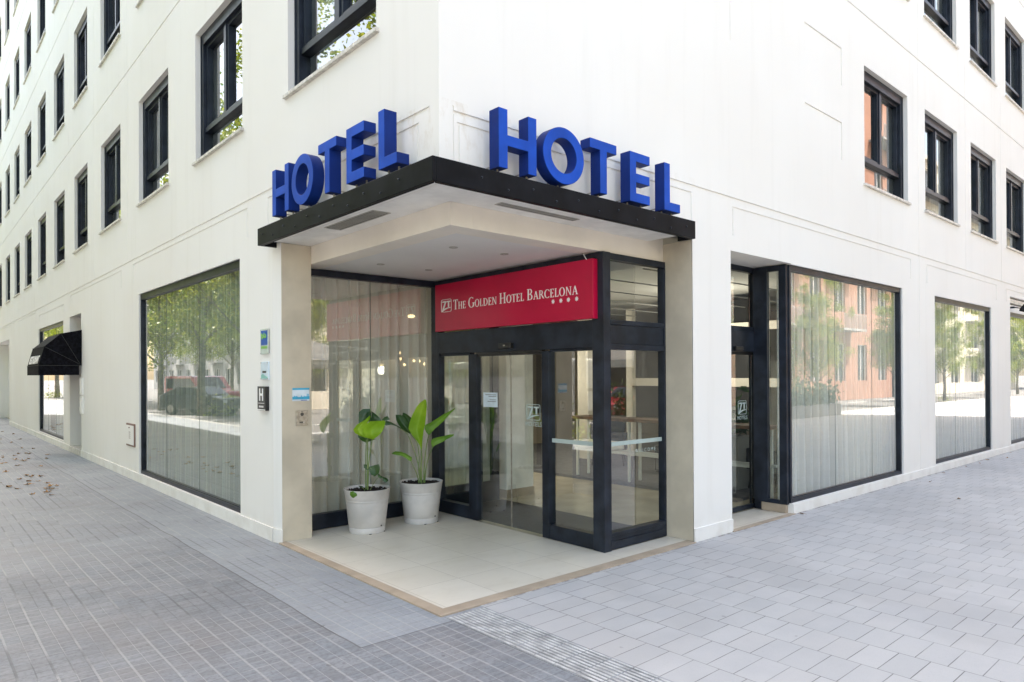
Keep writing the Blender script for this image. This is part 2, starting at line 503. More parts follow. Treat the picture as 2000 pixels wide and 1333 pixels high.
def copy_tree(o, parent=None):
    c = o.copy(); COL.objects.link(c)
    if parent: c.parent = parent
    for ch in [k for k in bpy.data.objects if k.parent == o]:
        copy_tree(ch, c)
    return c

Lf = lambda u, z, d: (d, u, z)      # street front on the left: u = y, d = depth into the building
Rf = lambda u, z, d: (u, d, z)      # street front on the right: u = x

def heightfield(fn, u0, u1, z0, z1, rects):
    """wall face cut in cells; rects (u0,u1,z0,z1,depth,reveal) depth None = open hole with that reveal"""
    us = {u0, u1}; zs = {z0, z1}
    for r in rects:
        us |= {min(max(r[0], u0), u1), min(max(r[1], u0), u1)}; zs |= {min(max(r[2], z0), z1), min(max(r[3], z0), z1)}
    us = sorted(us); zs = sorted(zs)
    def clean(a):
        o = [a[0]]
        for k in a[1:]:
            if k - o[-1] > 1e-4: o.append(k)
        return o
    us = clean(us); zs = clean(zs)
    nu, nz = len(us) - 1, len(zs) - 1
    D = [[(0.0, False)] * nz for _ in range(nu)]
    for r in rects:
        for i in range(nu):
            uc = (us[i] + us[i + 1]) / 2
            if not (r[0] < uc < r[1]): continue
            for j in range(nz):
                zc = (zs[j] + zs[j + 1]) / 2
                if r[2] < zc < r[3]:
                    D[i][j] = (r[5], True) if r[4] is None else (r[4], False)
    mb = MB(); idx = {}
    def P(u, z, d):
        k = (round(u, 5), round(z, 5), round(d, 5))
        if k not in idx: idx[k] = len(mb.v); mb.v.append(fn(*k))
        return idx[k]
    for i in range(nu):
        for j in range(nz):
            d, hole = D[i][j]
            a, b, c, e = us[i], us[i + 1], zs[j], zs[j + 1]
            if not hole:
                mb.f.append((P(a, c, d), P(b, c, d), P(b, e, d), P(a, e, d))); mb.m.append(0)
            if i + 1 < nu and not (hole and D[i + 1][j][1]) and abs(D[i + 1][j][0] - d) > 1e-6:
                d2 = D[i + 1][j][0]
                mb.f.append((P(b, c, d), P(b, c, d2), P(b, e, d2), P(b, e, d))); mb.m.append(0)
            if j + 1 < nz and not (hole and D[i][j + 1][1]) and abs(D[i][j + 1][0] - d) > 1e-6:
                d2 = D[i][j + 1][0]
                mb.f.append((P(a, e, d), P(b, e, d), P(b, e, d2), P(a, e, d2))); mb.m.append(0)
    return mb

# ================================================================== THE HOTEL BUILDING
HB = empty("hotel_building", (0, 0, 0))
tag(HB, "white rendered hotel building on the street corner with dark framed windows", "building")
TOP = 20.0
LN = [.907, 3.995, 7.041, 10.125, 13.185, 16.066, 19.081, 22.024, 24.98, 27.89, 30.85, 33.8]
LFAR = [2.70, 5.746, 8.80, 11.82, 14.74, 17.65, 20.63, 23.64, 26.5, 29.4, 32.4, 35.4]
LROW = [4.74, 8.165, 11.6, 15.0]
RN = [7.83, 10.44, 13.07, 15.68, 18.3, 20.9]
RROW = [4.655, 8.085, 11.5, 14.95]
WH = 1.77
left_rects = []
def gro(lst, u0, u1, z0, z1, d=.012): lst.append((u0, u1, z0, z1, d, 0))
def panel(lst, u0, u1, zt, zb, w=.022, d=.010, sides=(1, 1)):
    gro(lst, u0, u1, zt - w, zt, d)
    if sides[0]: gro(lst, u0, u0 + w, zb, zt, d)
    if sides[1]: gro(lst, u1 - w, u1, zb, zt, d)
def proud(lst, u0, u1, z0, z1, d=-.015): lst.append((u0, u1, z0, z1, d, 0))
LR = []
proud(LR, 3.1, 40, 0, .147)
for z in (3.835, 7.27, 10.67, 14.1): gro(LR, 0.13, 40, z, z + .028, .014)
for u in (9.6, 12.5, 15.45, 18.4, 21.35, 27.1): gro(LR, u, u + .012, 3.88, TOP, .006)
panel(LR, .27, 3.25, 3.775, 3.40)
panel(LR, 3.85, 9.19, 3.775, 3.43); panel(LR, 10.08, 15.26, 3.775, 3.45)
panel(LR, 16.2, 20.43, 3.64, 3.44); panel(LR, 21.07, 26.95, 3.78, 3.45); panel(LR, 27.6, 33, 3.78, 3.45)
for k in range(len(LN)):
    for z in LROW: LR.append((LN[k], LFAR[k], z, z + WH, None, .30))
LR.append((4.10, 8.83, .147, 3.215, None, .30))
LR.append((16.3, 20.56, .2, 3.24, None, .30))
LR.append((13.96, 15.40, 0, 3.26, None, .55))
LR.append((28.17, 34, 0, 3.27, .5, 0))
LR.append((0, 3.12, -1, 3.24, None, 0))
fl = heightfield(Lf, 0, 40, 0, TOP, LR).build("facade_wall", M['wall'], HB, recalc=False)
RR = []
proud(RR, 3.3, 4.06, 0, .147); proud(RR, 5.50, 32, 0, .13)
for z in (3.80, 7.20, 10.65, 14.1): gro(RR, 0.13, 32, z, z + .028, .014)
gro(RR, .125, .14, 3.24, 3.86, .008); gro(LR, .125, .14, 3.24, 3.86, .008)
for u in (10.1, 12.7, 15.23, 17.9, 20.5): gro(RR, u, u + .012, 3.83 if u > 11 else .13, TOP, .006)
panel(RR, .17, 3.29, 3.745, 3.40)
panel(RR, 4.10, 9.71, 3.72, 3.39); panel(RR, 10.48, 14.83, 3.71, 3.38); panel(RR, 15.6, 21, 3.69, 3.4)
for zt in (6.458, 5.39, 9.88, 8.82): panel(RR, 5.91, 7.05, zt, zt - .54, sides=(0, 1), w=.030, d=.016)
gro(RR, 4.07, 4.085, 5.62, 6.46, .007)
for k in range(len(RN)):
    for r, z in enumerate(RROW): RR.append((RN[k], RN[k] + 1.78, z, z + 1.79, None, .30))
RR.append((5.50, 9.32, .135, 3.20, None, .30))
RR.append((4.06, 5.50, 0, 3.21, None, .55))
RR.append((10.88, 14.42, .15, 3.19, None, .30))
RR.append((15.93, 19.6, .15, 3.54, None, .30))
RR.append((0, 3.3, -1, 3.24, None, 0))
heightfield(Rf, 0, 32, 0, TOP, RR).build("facade_wall", M['wall'], HB, recalc=False)
# roof slab and hidden shell so that the block casts its shade
mb = MB(); mb.box(.02, 32, .02, 40, TOP - .35, TOP - .02)
mb.box(31.7, 32, .02, 40, 0, TOP - .36); mb.box(.02, 31.69, 39.7, 40, 0, TOP - .36)
mb.build("roof", M['wall'], HB)
# storey slabs and dark inner partitions
mb = MB()
for z in (3.32, 7.15, 10.55, 14.0): mb.box(.32, 31.6, .32, 39.6, z, z + .22)
mb.build("floor_slab", M['ceil'], HB)
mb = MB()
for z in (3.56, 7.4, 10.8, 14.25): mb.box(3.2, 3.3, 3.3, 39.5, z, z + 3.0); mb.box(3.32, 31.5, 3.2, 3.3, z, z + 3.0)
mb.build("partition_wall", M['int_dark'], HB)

# pillars beside the porch
mb = MB()
mb.prism([(.0, 3.12), (.036, 2.975), (.036, 3.2), (.004, 3.2)], lambda a, b, d: (a, b, d), .148, 3.24)
mb.prism([(-.015, 3.10), (.022, 2.962), (.0362, 2.962), (.0362, 3.099)], lambda a, b, d: (a, b, d), 0, .147)
mb.build("pillar_edge", M['wall'], HB)
mb = MB(); mb.box(.0365, .378, 2.975, 3.6, 0, 3.24); mb.build("pillar", M['beige'], HB, bevel=.004)
mb = MB(); mb.box(3.304, 3.6, .0, .42, 0.0, 3.24)
for v in range(len(mb.v)):
    x, y, z = mb.v[v]
    if y < .01: mb.v[v] = (x, .012, z)
mb.build("pillar", M['beige'], HB, bevel=.004)
# lintel beams and porch ceiling
mb = MB(); mb.box(.38, .62, .38, 3.3, 3.046, 3.30); mb.box(.621, 3.303, .38, .62, 3.046, 3.30)
mb.build("lintel_beam", M['cream'], HB, bevel=.003)
mb = MB(); mb.box(.6, 3.4, .6, 3.4, 3.05, 3.2)
mb.box(.30, 2.25, .33, 3.3, 3.044, 3.0455)
mb.v = mb.v[:8]; mb.f = mb.f[:6]; mb.m = mb.m[:6]
mb.build("porch_ceiling", M['ceil'], HB)

# canopy: black metal fascia on two sides of the corner, white soffit
can = MB()
can.box(-.20, -.17, -.20, 3.03, 3.185, 3.365)
can.box(-.169, 3.06, -.20, -.17, 3.185, 3.365)
can.box(-.169, 0.0, 3.0, 3.03, 3.185, 3.365)
can.box(3.03, 3.06, -.169, 0.0, 3.185, 3.365)
can.box(-.169, -.15, -.15, 2.999, 3.185, 3.21); can.box(-.149, 3.029, -.169, -.15, 3.185, 3.21)
can.box(-.169, .0, -.169, 2.999, 3.345, 3.362); can.box(.0001, 3.029, -.169, .0, 3.345, 3.362)
canopy = can.build("canopy", M['fascia'], HB, bevel=.004)
rv = MB(); rv.sphere((0, 0, 0), .009, 6); rv0 = rv.build("rivet", M['frame'], canopy); first = True
for i in range(11):
    for q in ((.25 + i * .265, -.2005), (-.2005, .25 + i * .265)):
        o = rv0 if first else rv0.copy()
        if not first: COL.objects.link(o)
        first = False; o.location = (q[0], q[1], 3.29 - .05 * (i % 2))
mb = MB(); mb.box(-.168, .379, -.168, 2.9995, 3.243, 3.33); mb.box(.3795, 3.0295, -.168, .379, 3.243, 3.33)
mb.build("soffit", M['soffit'], canopy)
def vent(x0, x1, y0, y1, along):
    m = MB(); z = 3.236
    m.box(x0 - .012, x1 + .012, y0 - .012, y0, z, 3.242); m.box(x0 - .012, x1 + .012, y1, y1 + .012, z, 3.242)
    m.box(x0 - .012, x0, y0, y1, z, 3.242); m.box(x1, x1 + .012, y0, y1, z, 3.242)
    v = m.build("air_vent", M['grille'], canopy)
    b_ = MB(); b_.box(x0, x1, y0, y1, 3.2405, 3.2418); b_.build("vent_backing", M['steel_dark'], v)
    s_ = MB()
    if along == 'y':
        n = int((x1 - x0) / .018)
        for i in range(1, n): s_.box(x0 + i * .018, x0 + i * .018 + .006, y0, y1, z, 3.2402)
    else:
        n = int((y1 - y0) / .018)
        for i in range(1, n): s_.box(x0, x1, y0 + i * .018, y0 + i * .018 + .006, z, 3.2402)
    s_.build("vent_slats", M['grille'], v)
vent(.055, .21, 1.06, 1.97, 'y')
vent(.735, 1.667, .14, .205, 'x')
for x, y in ((1.0, 1.17), (1.62, 1.13), (.985, 2.51), (1.635, 2.51)):
    m = MB(); m.lathe([(.02, 3.046), (.028, 3.041), (.042, 3.041), (.045, 3.047)], (x, y, 0), 20)
    m.build("downlight", M['grille'], HB, smooth=True)

# ---------------- room windows (frame > sill, pane, curtain)
def room_window(W, H):
    m = MB()
    d0 = .07
    fw, ft = .11, .15
    m.box(0, fw, d0, .20, 0, H); m.box(W - fw, W, d0, .20, 0, H)
    m.box(fw, W - fw, d0, .20, H - ft, H); m.box(fw, W - fw, d0, .20, 0, .04)
    sd = .095
    m.box(fw, W - fw, sd, .205, .41, .475)
    m.box(W / 2 - .042, W / 2 + .042, sd + .003, .203, .475, H - ft)
    for a, b_ in ((fw, W / 2 - .042), (W / 2 + .042, W - fw)):
        m.box(a, a + .045, sd + .02, .195, .475, H - ft); m.box(b_ - .045, b_, sd + .02, .195, .475, H - ft)
        m.box(a + .045, b_ - .045, sd + .02, .195, H - ft - .045, H - ft)
        m.box(a + .045, b_ - .045, sd + .02, .195, .475, .51)
    m.box(.03, .045, d0 - .012, d0, 0.02, H - .02); m.box(W - .045, W - .03, d0 - .012, d0, 0.02, H - .02)
    w = m.build("window", M['frame'], HB, bevel=.004)
    p = MB(); p.add([(fw, .165, .04), (W - fw, .165, .04), (W - fw, .165, H - ft), (fw, .165, H - ft)], [(0, 1, 2, 3)])
    p.build("pane", M['glass_room'], w, recalc=False)
    s_ = MB(); s_.box(-.05, W + .05, -.04, .069, -.036, .0); s_.build("sill", M['marble'], w, bevel=.004)
    c = MB()
    for a, b_ in ((fw, fw + .40), (W - fw - .40, W - fw)):
        n = 36; vs = []; fs = []
        for i in range(n + 1):
            u = a + (b_ - a) * i / n; dd = .30 + .028 * math.sin(i * 1.25) + .01 * math.sin(i * .6)
            vs += [(u, dd, -.3), (u, dd, H + .1)]
        for i in range(n): fs.append((2 * i, 2 * i + 2, 2 * i + 3, 2 * i + 1))
        c.add(vs, fs)
    c.build("curtain", M['roomcurtain'], w, smooth=True)
    return w
wl_proto = room_window(1.75, WH); wr_proto = room_window(1.78, 1.79)
first = True
for k in range(len(LN)):
    for z in LROW:
        if LN[k] > 33 or (z > 12 and LN[k] < 12) or (z > 9 and LN[k] < 2): continue
        w = wl_proto if first else copy_tree(wl_proto, HB)
        first = False
        w.location = (0, LFAR[k], z); w.rotation_euler = (0, 0, -math.pi / 2)
        w.scale = ((LFAR[k] - LN[k]) / 1.75, 1, 1)
        w['group'] = "dark framed room windows"
first = True
for k in range(len(RN)):
    for r, z in enumerate(RROW):
        if r > 2 or (r == 2 and k < 3): continue
        w = wr_proto if first else copy_tree(wr_proto, HB)
        first = False
        w.location = (RN[k], 0, z); w['group'] = "dark framed room windows"

# ---------------- shop windows (frame > pane)
def shop_window(fn, u0, u1, z0, z1, joints, top=.085, side=.045):
    m = MB()
    def bx(a, b, c, d, e, f):
        p = fn(a, c, e); q = fn(b, d, f); m.box(p[0], q[0], p[1], q[1], p[2], q[2])
    bx(u0, u0 + side, z0, z1, .025, .10); bx(u1 - side, u1, z0, z1, .025, .10)
    bx(u0 + side, u1 - side, z1 - top, z1, .025, .10); bx(u0 + side, u1 - side, z0, z0 + .055, .025, .10)
    bx(u0 + side, u1 - side, z0 + .055, z0 + .067, .045, .10)
    w = m.build("shop_window", M['frame'], HB, bevel=.003)
    cuts = [u0 + side] + list(joints) + [u1 - side]
    for a, b_ in zip(cuts[:-1], cuts[1:]):
        p = MB(); g = .004
        p.add([fn(a + g, z0 + .055, .065), fn(b_ - g, z0 + .055, .065), fn(b_ - g, z1 - top, .065), fn(a + g, z1 - top, .065)], [(0, 1, 2, 3)])
        p.build("pane", M['glass_shop'], w, recalc=False)
    for j in joints:
        p = MB(); q = fn(j - .002, z0 + .055, .062); r = fn(j + .002, z1 - top, .068)
        p.box(q[0], r[0], q[1], r[1], q[2], r[2]); p.build("joint_seal", M['glass_edge'], w)
    return w
shop_window(Lf, 4.10, 8.83, .147, 3.215, (5.83, 7.42), top=.10)
shop_window(Lf, 16.3, 20.56, .2, 3.24, (17.8, 19.2))
shop_window(Rf, 5.50, 9.32, .135, 3.20, (6.91, 8.21), top=.075)
shop_window(Rf, 10.88, 14.42, .15, 3.19, (12.22,))
shop_window(Rf, 15.93, 19.6, .15, 3.19, (17.7,))
m = MB(); m.box(15.93, 19.6, .05, .20, 3.20, 3.37); m.build("fascia_board", M['wall'], HB)
m = MB(); m.box(15.93, 19.6, .02, .16, 3.40, 3.50); m.build("blind_box", M['marble'], HB, bevel=.01)

# curtains hang from the rooms behind: things of their own
def curtain(fn, u0, u1, z0, z1, d, mat, label, lam=.17, amp=.075, seed=0, name="sheer_curtain"):
    rnd = random.Random(seed); m = MB(); n = int((u1 - u0) / .012); ph = 0; rows = 7
    vs = []; fs = []
    phs = []; 
    for i in range(n + 1):
        ph += .012 / lam * 2 * math.pi * (1 + .35 * math.sin(i * .021 + seed) + .25 * rnd.uniform(-1, 1)); phs.append(ph)
    for i in range(n + 1):
        u = u0 + (u1 - u0) * i / n
        for j in range(rows):
            t = j / (rows - 1); z = z0 + (z1 - z0) * t
            a = amp * (1.15 - .45 * t)
            dd = d + a * math.sin(phs[i]) + .25 * a * math.sin(2.3 * phs[i] + 1.5 * (1 - t)) + .012 * (1 - t) * math.sin(i * .03)
            vs.append(fn(u + .01 * (1 - t) * math.sin(i * .05 + seed), z, dd))
    for i in range(n):
        for j in range(rows - 1):
            a = i * rows + j; fs.append((a, a + rows, a + rows + 1, a + 1))
    m.add(vs, fs)
    o = m.build(name, mat, None, smooth=True, recalc=False)
    tag(o, label, "curtain", "sheer curtains behind the shop windows")
    return o
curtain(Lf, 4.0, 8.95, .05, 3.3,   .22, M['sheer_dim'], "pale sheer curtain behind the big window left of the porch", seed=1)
curtain(Lf, 16.2, 18.6, .05, 3.3, .21, M['sheer'], "sheer curtain behind the far window beyond the black awning", seed=2)
curtain(Rf, 5.62, 9.45, .05, 3.3, .21, M['sheer'], "white sheer curtain behind the wide window right of the side door", seed=3)
curtain(Rf, 10.75, 14.5, .05, 3.3, .21, M['sheer'], "white sheer curtain in the second window right of the side door", seed=4)
curtain(Rf, 15.8, 19.8, .05, 3.3, .21, M['sheer'], "sheer curtain in the rightmost window under the floodlight", seed=5)
curtain(lambda u, z, d: (u, 3.3 + d, z), .42, 1.93, .05, 3.02, .17, M['sheer_warm'], "grey sheer curtain left of the gap in the porch window", lam=.19, seed=6)
curtain(lambda u, z, d: (u, 3.3 + d, z), 1.98, 3.34, .05, 3.02, .17, M['sheer_warm'], "grey sheer curtain beside the sliding door, right of the gap", lam=.17, seed=7)

# ---------------- porch glazing: fixed window facing right
m = MB()
m.box(.378, .40, 3.27, 3.36, .02, 3.044); m.box(.40, 2.255, 3.27, 3.36, 2.965, 3.044)
m.box(.40, 2.255, 3.27, 3.36, .015, .19)
m.box(2.255, 2.30, 3.24, 3.36, .015, 3.044)
pw = m.build("porch_window", M['frame'], HB, bevel=.003)
for a, b_ in ((.40, 1.305), (1.311, 2.255)):
    p = MB(); p.add([(a, 3.31, .19), (b_, 3.31, .19), (b_, 3.31, 2.965), (a, 3.31, 2.965)], [(0, 1, 2, 3)])
    p.build("pane", M['glass_shop'], pw, recalc=False)
p = MB(); p.box(1.305, 1.311, 3.305, 3.315, .19, 2.965); p.build("joint_seal", M['glass_edge'], pw)

# ---------------- door box
X = 2.25
m = MB()
m.box(X, X + .09, 3.18, 3.239, .015, 3.04)                     # inner end post
m.box(X, X + .10, 2.395, 2.55, .015, 2.06)                     # left post
m.box(X - .005, X + .10, 1.13, 1.235, .015, 2.06)              # right post
m.box(X - .01, X + .09, .33, .485, .012, 3.04)                 # corner post
m.box(X + .091, X + .10, .33, .40, .012, 3.04)
m.box(X, X + .12, .485, 3.18, 2.078, 2.36)                     # header
m.box(X + .02, X + .10, 2.55, 3.18, 2.05, 2.077); m.box(X + .02, X + .10, .485, 1.13, 2.05, 2.077)
m.box(X, X + .10, .485, 3.18, 2.965, 3.04)                     # top rail
m.box(X, X + .10, 2.55, 3.18, .015, .17); m.box(X, X + .10, .485, 1.13, .015, .17)
Y = .35
m.box(X + .101, 3.302, Y, Y + .09, 2.975, 3.04); m.box(X + .101, 3.275, Y, Y + .09, 2.31, 2.36)
m.box(X + .101, 3.275, Y + .012, Y + .08, 2.112, 2.31); m.box(X + .101, 3.275, Y, Y + .09, 2.055, 2.112)
m.box(3.276, 3.303, Y, Y + .09, .015, 2.974)
m.box(X + .101, 3.276, Y, Y + .09, .015, .10); m.box(X + .101, 3.276, Y + .006, Y + .09, .10, .15); m.box(X + .101, 3.276, Y, Y + .09, .15, .185)
db = m.build("entrance_frame", M['frame'], HB, bevel=.004)
def pane_x(par, x, y0, y1, z0, z1, mat='glass', name='pane'):
    p = MB(); p.add([(x, y0, z0), (x, y1, z0), (x, y1, z1), (x, y0, z1)], [(0, 1, 2, 3)]); return p.build(name, M[mat], par, recalc=False)
def pane_y(par, y, x0, x1, z0, z1, mat='glass', name='pane'):
    p = MB(); p.add([(x0, y, z0), (x1, y, z0), (x1, y, z1), (x0, y, z1)], [(0, 1, 2, 3)]); return p.build(name, M[mat], par, recalc=False)
pane_x(db, X + .05, 2.55, 3.18, .17, 2.05); pane_x(db, X + .05, .485, 1.13, .17, 2.05)
pane_y(db, Y + .045, X + .101, 3.276, .185, 2.055); pane_y(db, Y + .045, X + .101, 3.276, 2.36, 2.975)
pane_x(db, X + .05, .485, 3.18, 2.36, 2.965)
# frosted safety stripes
p = MB(); p.box(X + .046, X + .049, .487, 1.128, 1.062, 1.106); p.build("safety_stripe", M['frost'], db)
p = MB(); p.box(X + .103, 3.274, Y + .040, Y + .043, 1.062, 1.106); p.build("safety_stripe", M['frost'], db)
m = MB(); m.box(X + .0, X + .05, 1.236, 2.394, 2.062, 2.077); m.box(X + .02, X + .06, 1.80, 2.394, 2.03, 2.061); m.box(X + .02, X + .06, 1.236, 1.78, 2.03, 2.061)
m.build("door_track", M['black'], db)
m = MB(); m.box(X - .05, X - .001, 1.70, 1.92, 2.112, 2.172); m.box(X - .053, X - .05, 1.78, 1.84, 2.13, 2.155)
sn = m.build("door_sensor", M['black'], db, bevel=.008)
m = MB(); m.box(X - .056, X - .0535, 1.795, 1.825, 2.135, 2.15); m.build("sensor_lens", M['steel'], sn)
# sliding leaves, frameless glass meeting in the middle
for a, b_ in ((1.795, 2.40), (1.23, 1.789)):
    m = MB(); m.box(X + .032, X + .044, a, b_, .03, 2.03)
    lf = pane_x(HB, X + .038, a, b_, .03, 2.03, 'glass', 'sliding_door')
    e = MB(); yy = a if a > 1.5 else b_
    e.box(X + .032, X + .044, yy - .003, yy + .003, .03, 2.03); e.build("door_edge_seal", M['steel'], lf)

# inner return of the porch window and vestibule
m = MB()
m.box(2.301, 3.38, 3.29, 3.35, .015, .30); m.box(2.301, 3.38, 3.29, 3.35, 2.7, 3.04); m.box(3.25, 3.38, 3.29, 3.35, .30, 2.7)
iw = m.build("inner_window", M['frame'], HB, bevel=.003)
pane_y(iw, 3.32, 2.301, 3.25, .30, 2.7)

# ---------------- side entrance on the right front
m = MB()
m.box(4.06, 5.56, .50, .58, 3.14, 3.21); m.box(5.50, 5.60, .497, .60, .02, 3.139)
m.box(4.06, 5.499, .50, .58, 2.36, 2.42); m.box(4.06, 5.499, .485, .60, 2.09, 2.359)
m.box(4.06, 5.499, .51, .56, .02, .075)
m.box(5.435, 5.499, .04, .14, .12, 3.20); m.box(5.435, 5.499, .30, .496, .12, 3.20)
m.box(5.435, 5.499, .141, .299, 3.13, 3.20); m.box(5.435, 5.499, .141, .299, .12, .17)
m.box(5.44, 5.499, .40, .4965, .02, .1195)
sd = m.build("side_door_frame", M['frame'], HB, bevel=.004)
pane_y(sd, .54, 4.06, 5.50, 2.42, 3.14); pane_x(sd, 5.47, .141, .299, .17, 3.13)
m = MB(); m.box(4.92, 5.10, .44, .484, 2.10, 2.155); m.build("door_sensor", M['black'], sd, bevel=.008)
sdl = pane_y(HB, .53, 4.08, 5.49, .075, 2.05, 'glass', 'sliding_door')
m = MB(); m.box(4.08, 5.49, .523, .537, 2.05, 2.088); m.build("door_rail", M['black'], sdl)
m = MB(); m.box(5.438, 5.499, .06, .395, .012, .1185); m.build("stone_block", M['border'], HB, bevel=.004)
m = MB(); m.box(3.8, 4.059, .02, .6, .0, 3.22); m.build("side_jamb", M['wall'], HB)
m = MB(); m.box(4.06, 5.60, .031, .499, 3.212, 3.30); m.build("side_soffit", M['soffit'], HB)

# ---------------- awning doorway on the left front
m = MB(); m.box(.555, .60, 13.95, 15.41, .17, 3.26); dw = m.build("restaurant_door", M['frame'], HB)
m = MB(); m.box(.56, .62, 15.40, 15.46, .0, 3.26); m.box(.02, .56, 15.401, 15.46, .0, 3.26); m.build("doorway_side", M['beige'], HB)
m = MB(); m.box(-.02, .55, 13.96, 15.40, .0, .14); m.build("door_step", M['marble'], HB, bevel=.005)
m = MB()
for y, z in ((28.62, 2.28), (28.85, 1.15), (30.2, 2.28), (30.4, 1.15)):
    m.lathe([(.0, 0), (.05, 0), (.055, .02), (.035, .03), (.0, .03)], (0, 0, 0), 14)
    for i in range(len(m.v) - 70, len(m.v)):
        a, b_, c = m.v[i]; m.v[i] = (.5 - c, y + a, z + b_)
m.build("wall_bolt", M['steel'], HB)

# ================================================================== SIGNS
def outline_letter(ch, w, h, s, t):
    if ch == 'H': return [(0, 0), (s, 0), (s, (h - t) / 2 - .01), (w - s, (h - t) / 2 - .01), (w - s, 0), (w, 0), (w, h), (w - s, h), (w - s, (h + t) / 2 - .01), (s, (h + t) / 2 - .01), (s, h), (0, h)]
    if ch == 'T': return [((w - s) / 2, 0), ((w + s) / 2, 0), ((w + s) / 2, h - t), (w, h - t), (w, h), (0, h), (0, h - t), ((w - s) / 2, h - t)]
    if ch == 'E':
        m0 = (h - t) / 2 - .005
        return [(0, 0), (w, 0), (w, t), (s, t), (s, m0), (w - .004, m0), (w - .004, m0 + t), (s, m0 + t), (s, h - t), (w, h - t), (w, h), (0, h)]
    if ch == 'L': return [(0, 0), (w, 0), (w, t), (s, t), (s, h), (0, h)]
def hotel_sign(name, fn, zb, items, label, pins):
    root = empty(name, fn(0, zb, -.14)); tag(root, label, "sign")
    o = Vector(fn(0, zb, -.14))
    F = lambda a, b, d: tuple(Vector(fn(a, b, d)) - o)
    for ch, u0, u1 in items:
        m = MB(); w = abs(u1 - u0); sgn = 1 if u1 > u0 else -1; h = .462
        if ch == 'O':
            n = 64; cu = (u0 + u1) / 2; cz = zb + h / 2
            for i in range(n):
                a0, a1 = 2 * math.pi * i / n, 2 * math.pi * (i + 1) / n
                P = lambda r, q, a, d: F(cu + r * w / 2 * math.cos(a), cz + q * math.sin(a), d)
                ro, ri = 1.0, (w / 2 - .093) / (w / 2); zo, zi = h / 2 + .006, h / 2 + .006 - .09
                vs = [P(ro, zo, a0, -.2), P(ro, zo, a1, -.2), P(ri, zi, a1, -.2), P(ri, zi, a0, -.2),
                      P(ro, zo, a0, -.085), P(ro, zo, a1, -.085), P(ri, zi, a1, -.085), P(ri, zi, a0, -.085)]
                m.add(vs, [(0, 1, 2, 3), (7, 6, 5, 4), (0, 4, 5, 1), (3, 2, 6, 7)])
            bm = bmesh.new()
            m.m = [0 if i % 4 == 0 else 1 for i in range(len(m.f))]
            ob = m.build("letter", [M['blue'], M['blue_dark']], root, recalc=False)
            bm.from_mesh(ob.data); bmesh.ops.remove_doubles(bm, verts=bm.verts, dist=1e-4); bmesh.ops.recalc_face_normals(bm, faces=bm.faces); bm.to_mesh(ob.data); bm.free()
            shade_auto(ob, 40)
            md = ob.modifiers.new("bevel", 'BEVEL'); md.width = .004; md.segments = 2; md.limit_method = 'ANGLE'; md.angle_limit = rad(50)
        else:
            poly = [(u0 + sgn * a, zb + b) for a, b in outline_letter(ch, w, h, .092, .084)]
            m.prism(poly, F, -.2, -.085)
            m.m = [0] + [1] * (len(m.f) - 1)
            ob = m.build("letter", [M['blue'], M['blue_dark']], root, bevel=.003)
    for p in pins:
        m = MB()
        q = F(p, 3.362, -.13); r = F(p, zb + .02, -.13)
        m.box(q[0] - .006, q[0] + .006, q[1] - .006, q[1] + .006, q[2], r[2])
        # a bracket back to the wall
        a = F(p, zb + .03, -.086); b_ = F(p, zb + .04, 0)
        m.box(a[0] - .004, b_[0] + .004, a[1] - .004, b_[1] + .004, a[2], b_[2])
        m.build("support_pin", M['steel'], root)
hotel_sign("hotel_sign", Lf, 3.425, [('H', 2.637, 2.24), ('O', 2.172, 1.703), ('T', 1.599, 1.25), ('E', 1.071, .772), ('L', .545, .275)],
           "blue HOTEL letters on the left front above the black canopy", (2.59, 2.29, 1.94, 1.43, 1.02, .85, .50, .35))
hotel_sign("hotel_sign", Rf, 3.405, [('H', .418, .82), ('O', .894, 1.384), ('T', 1.461, 1.818), ('E', 2.008, 2.305), ('L', 2.535, 2.795)],
           "blue HOTEL letters on the right front above the black canopy", (.46, .77, 1.13, 1.64, 2.05, 2.25, 2.58, 2.74))

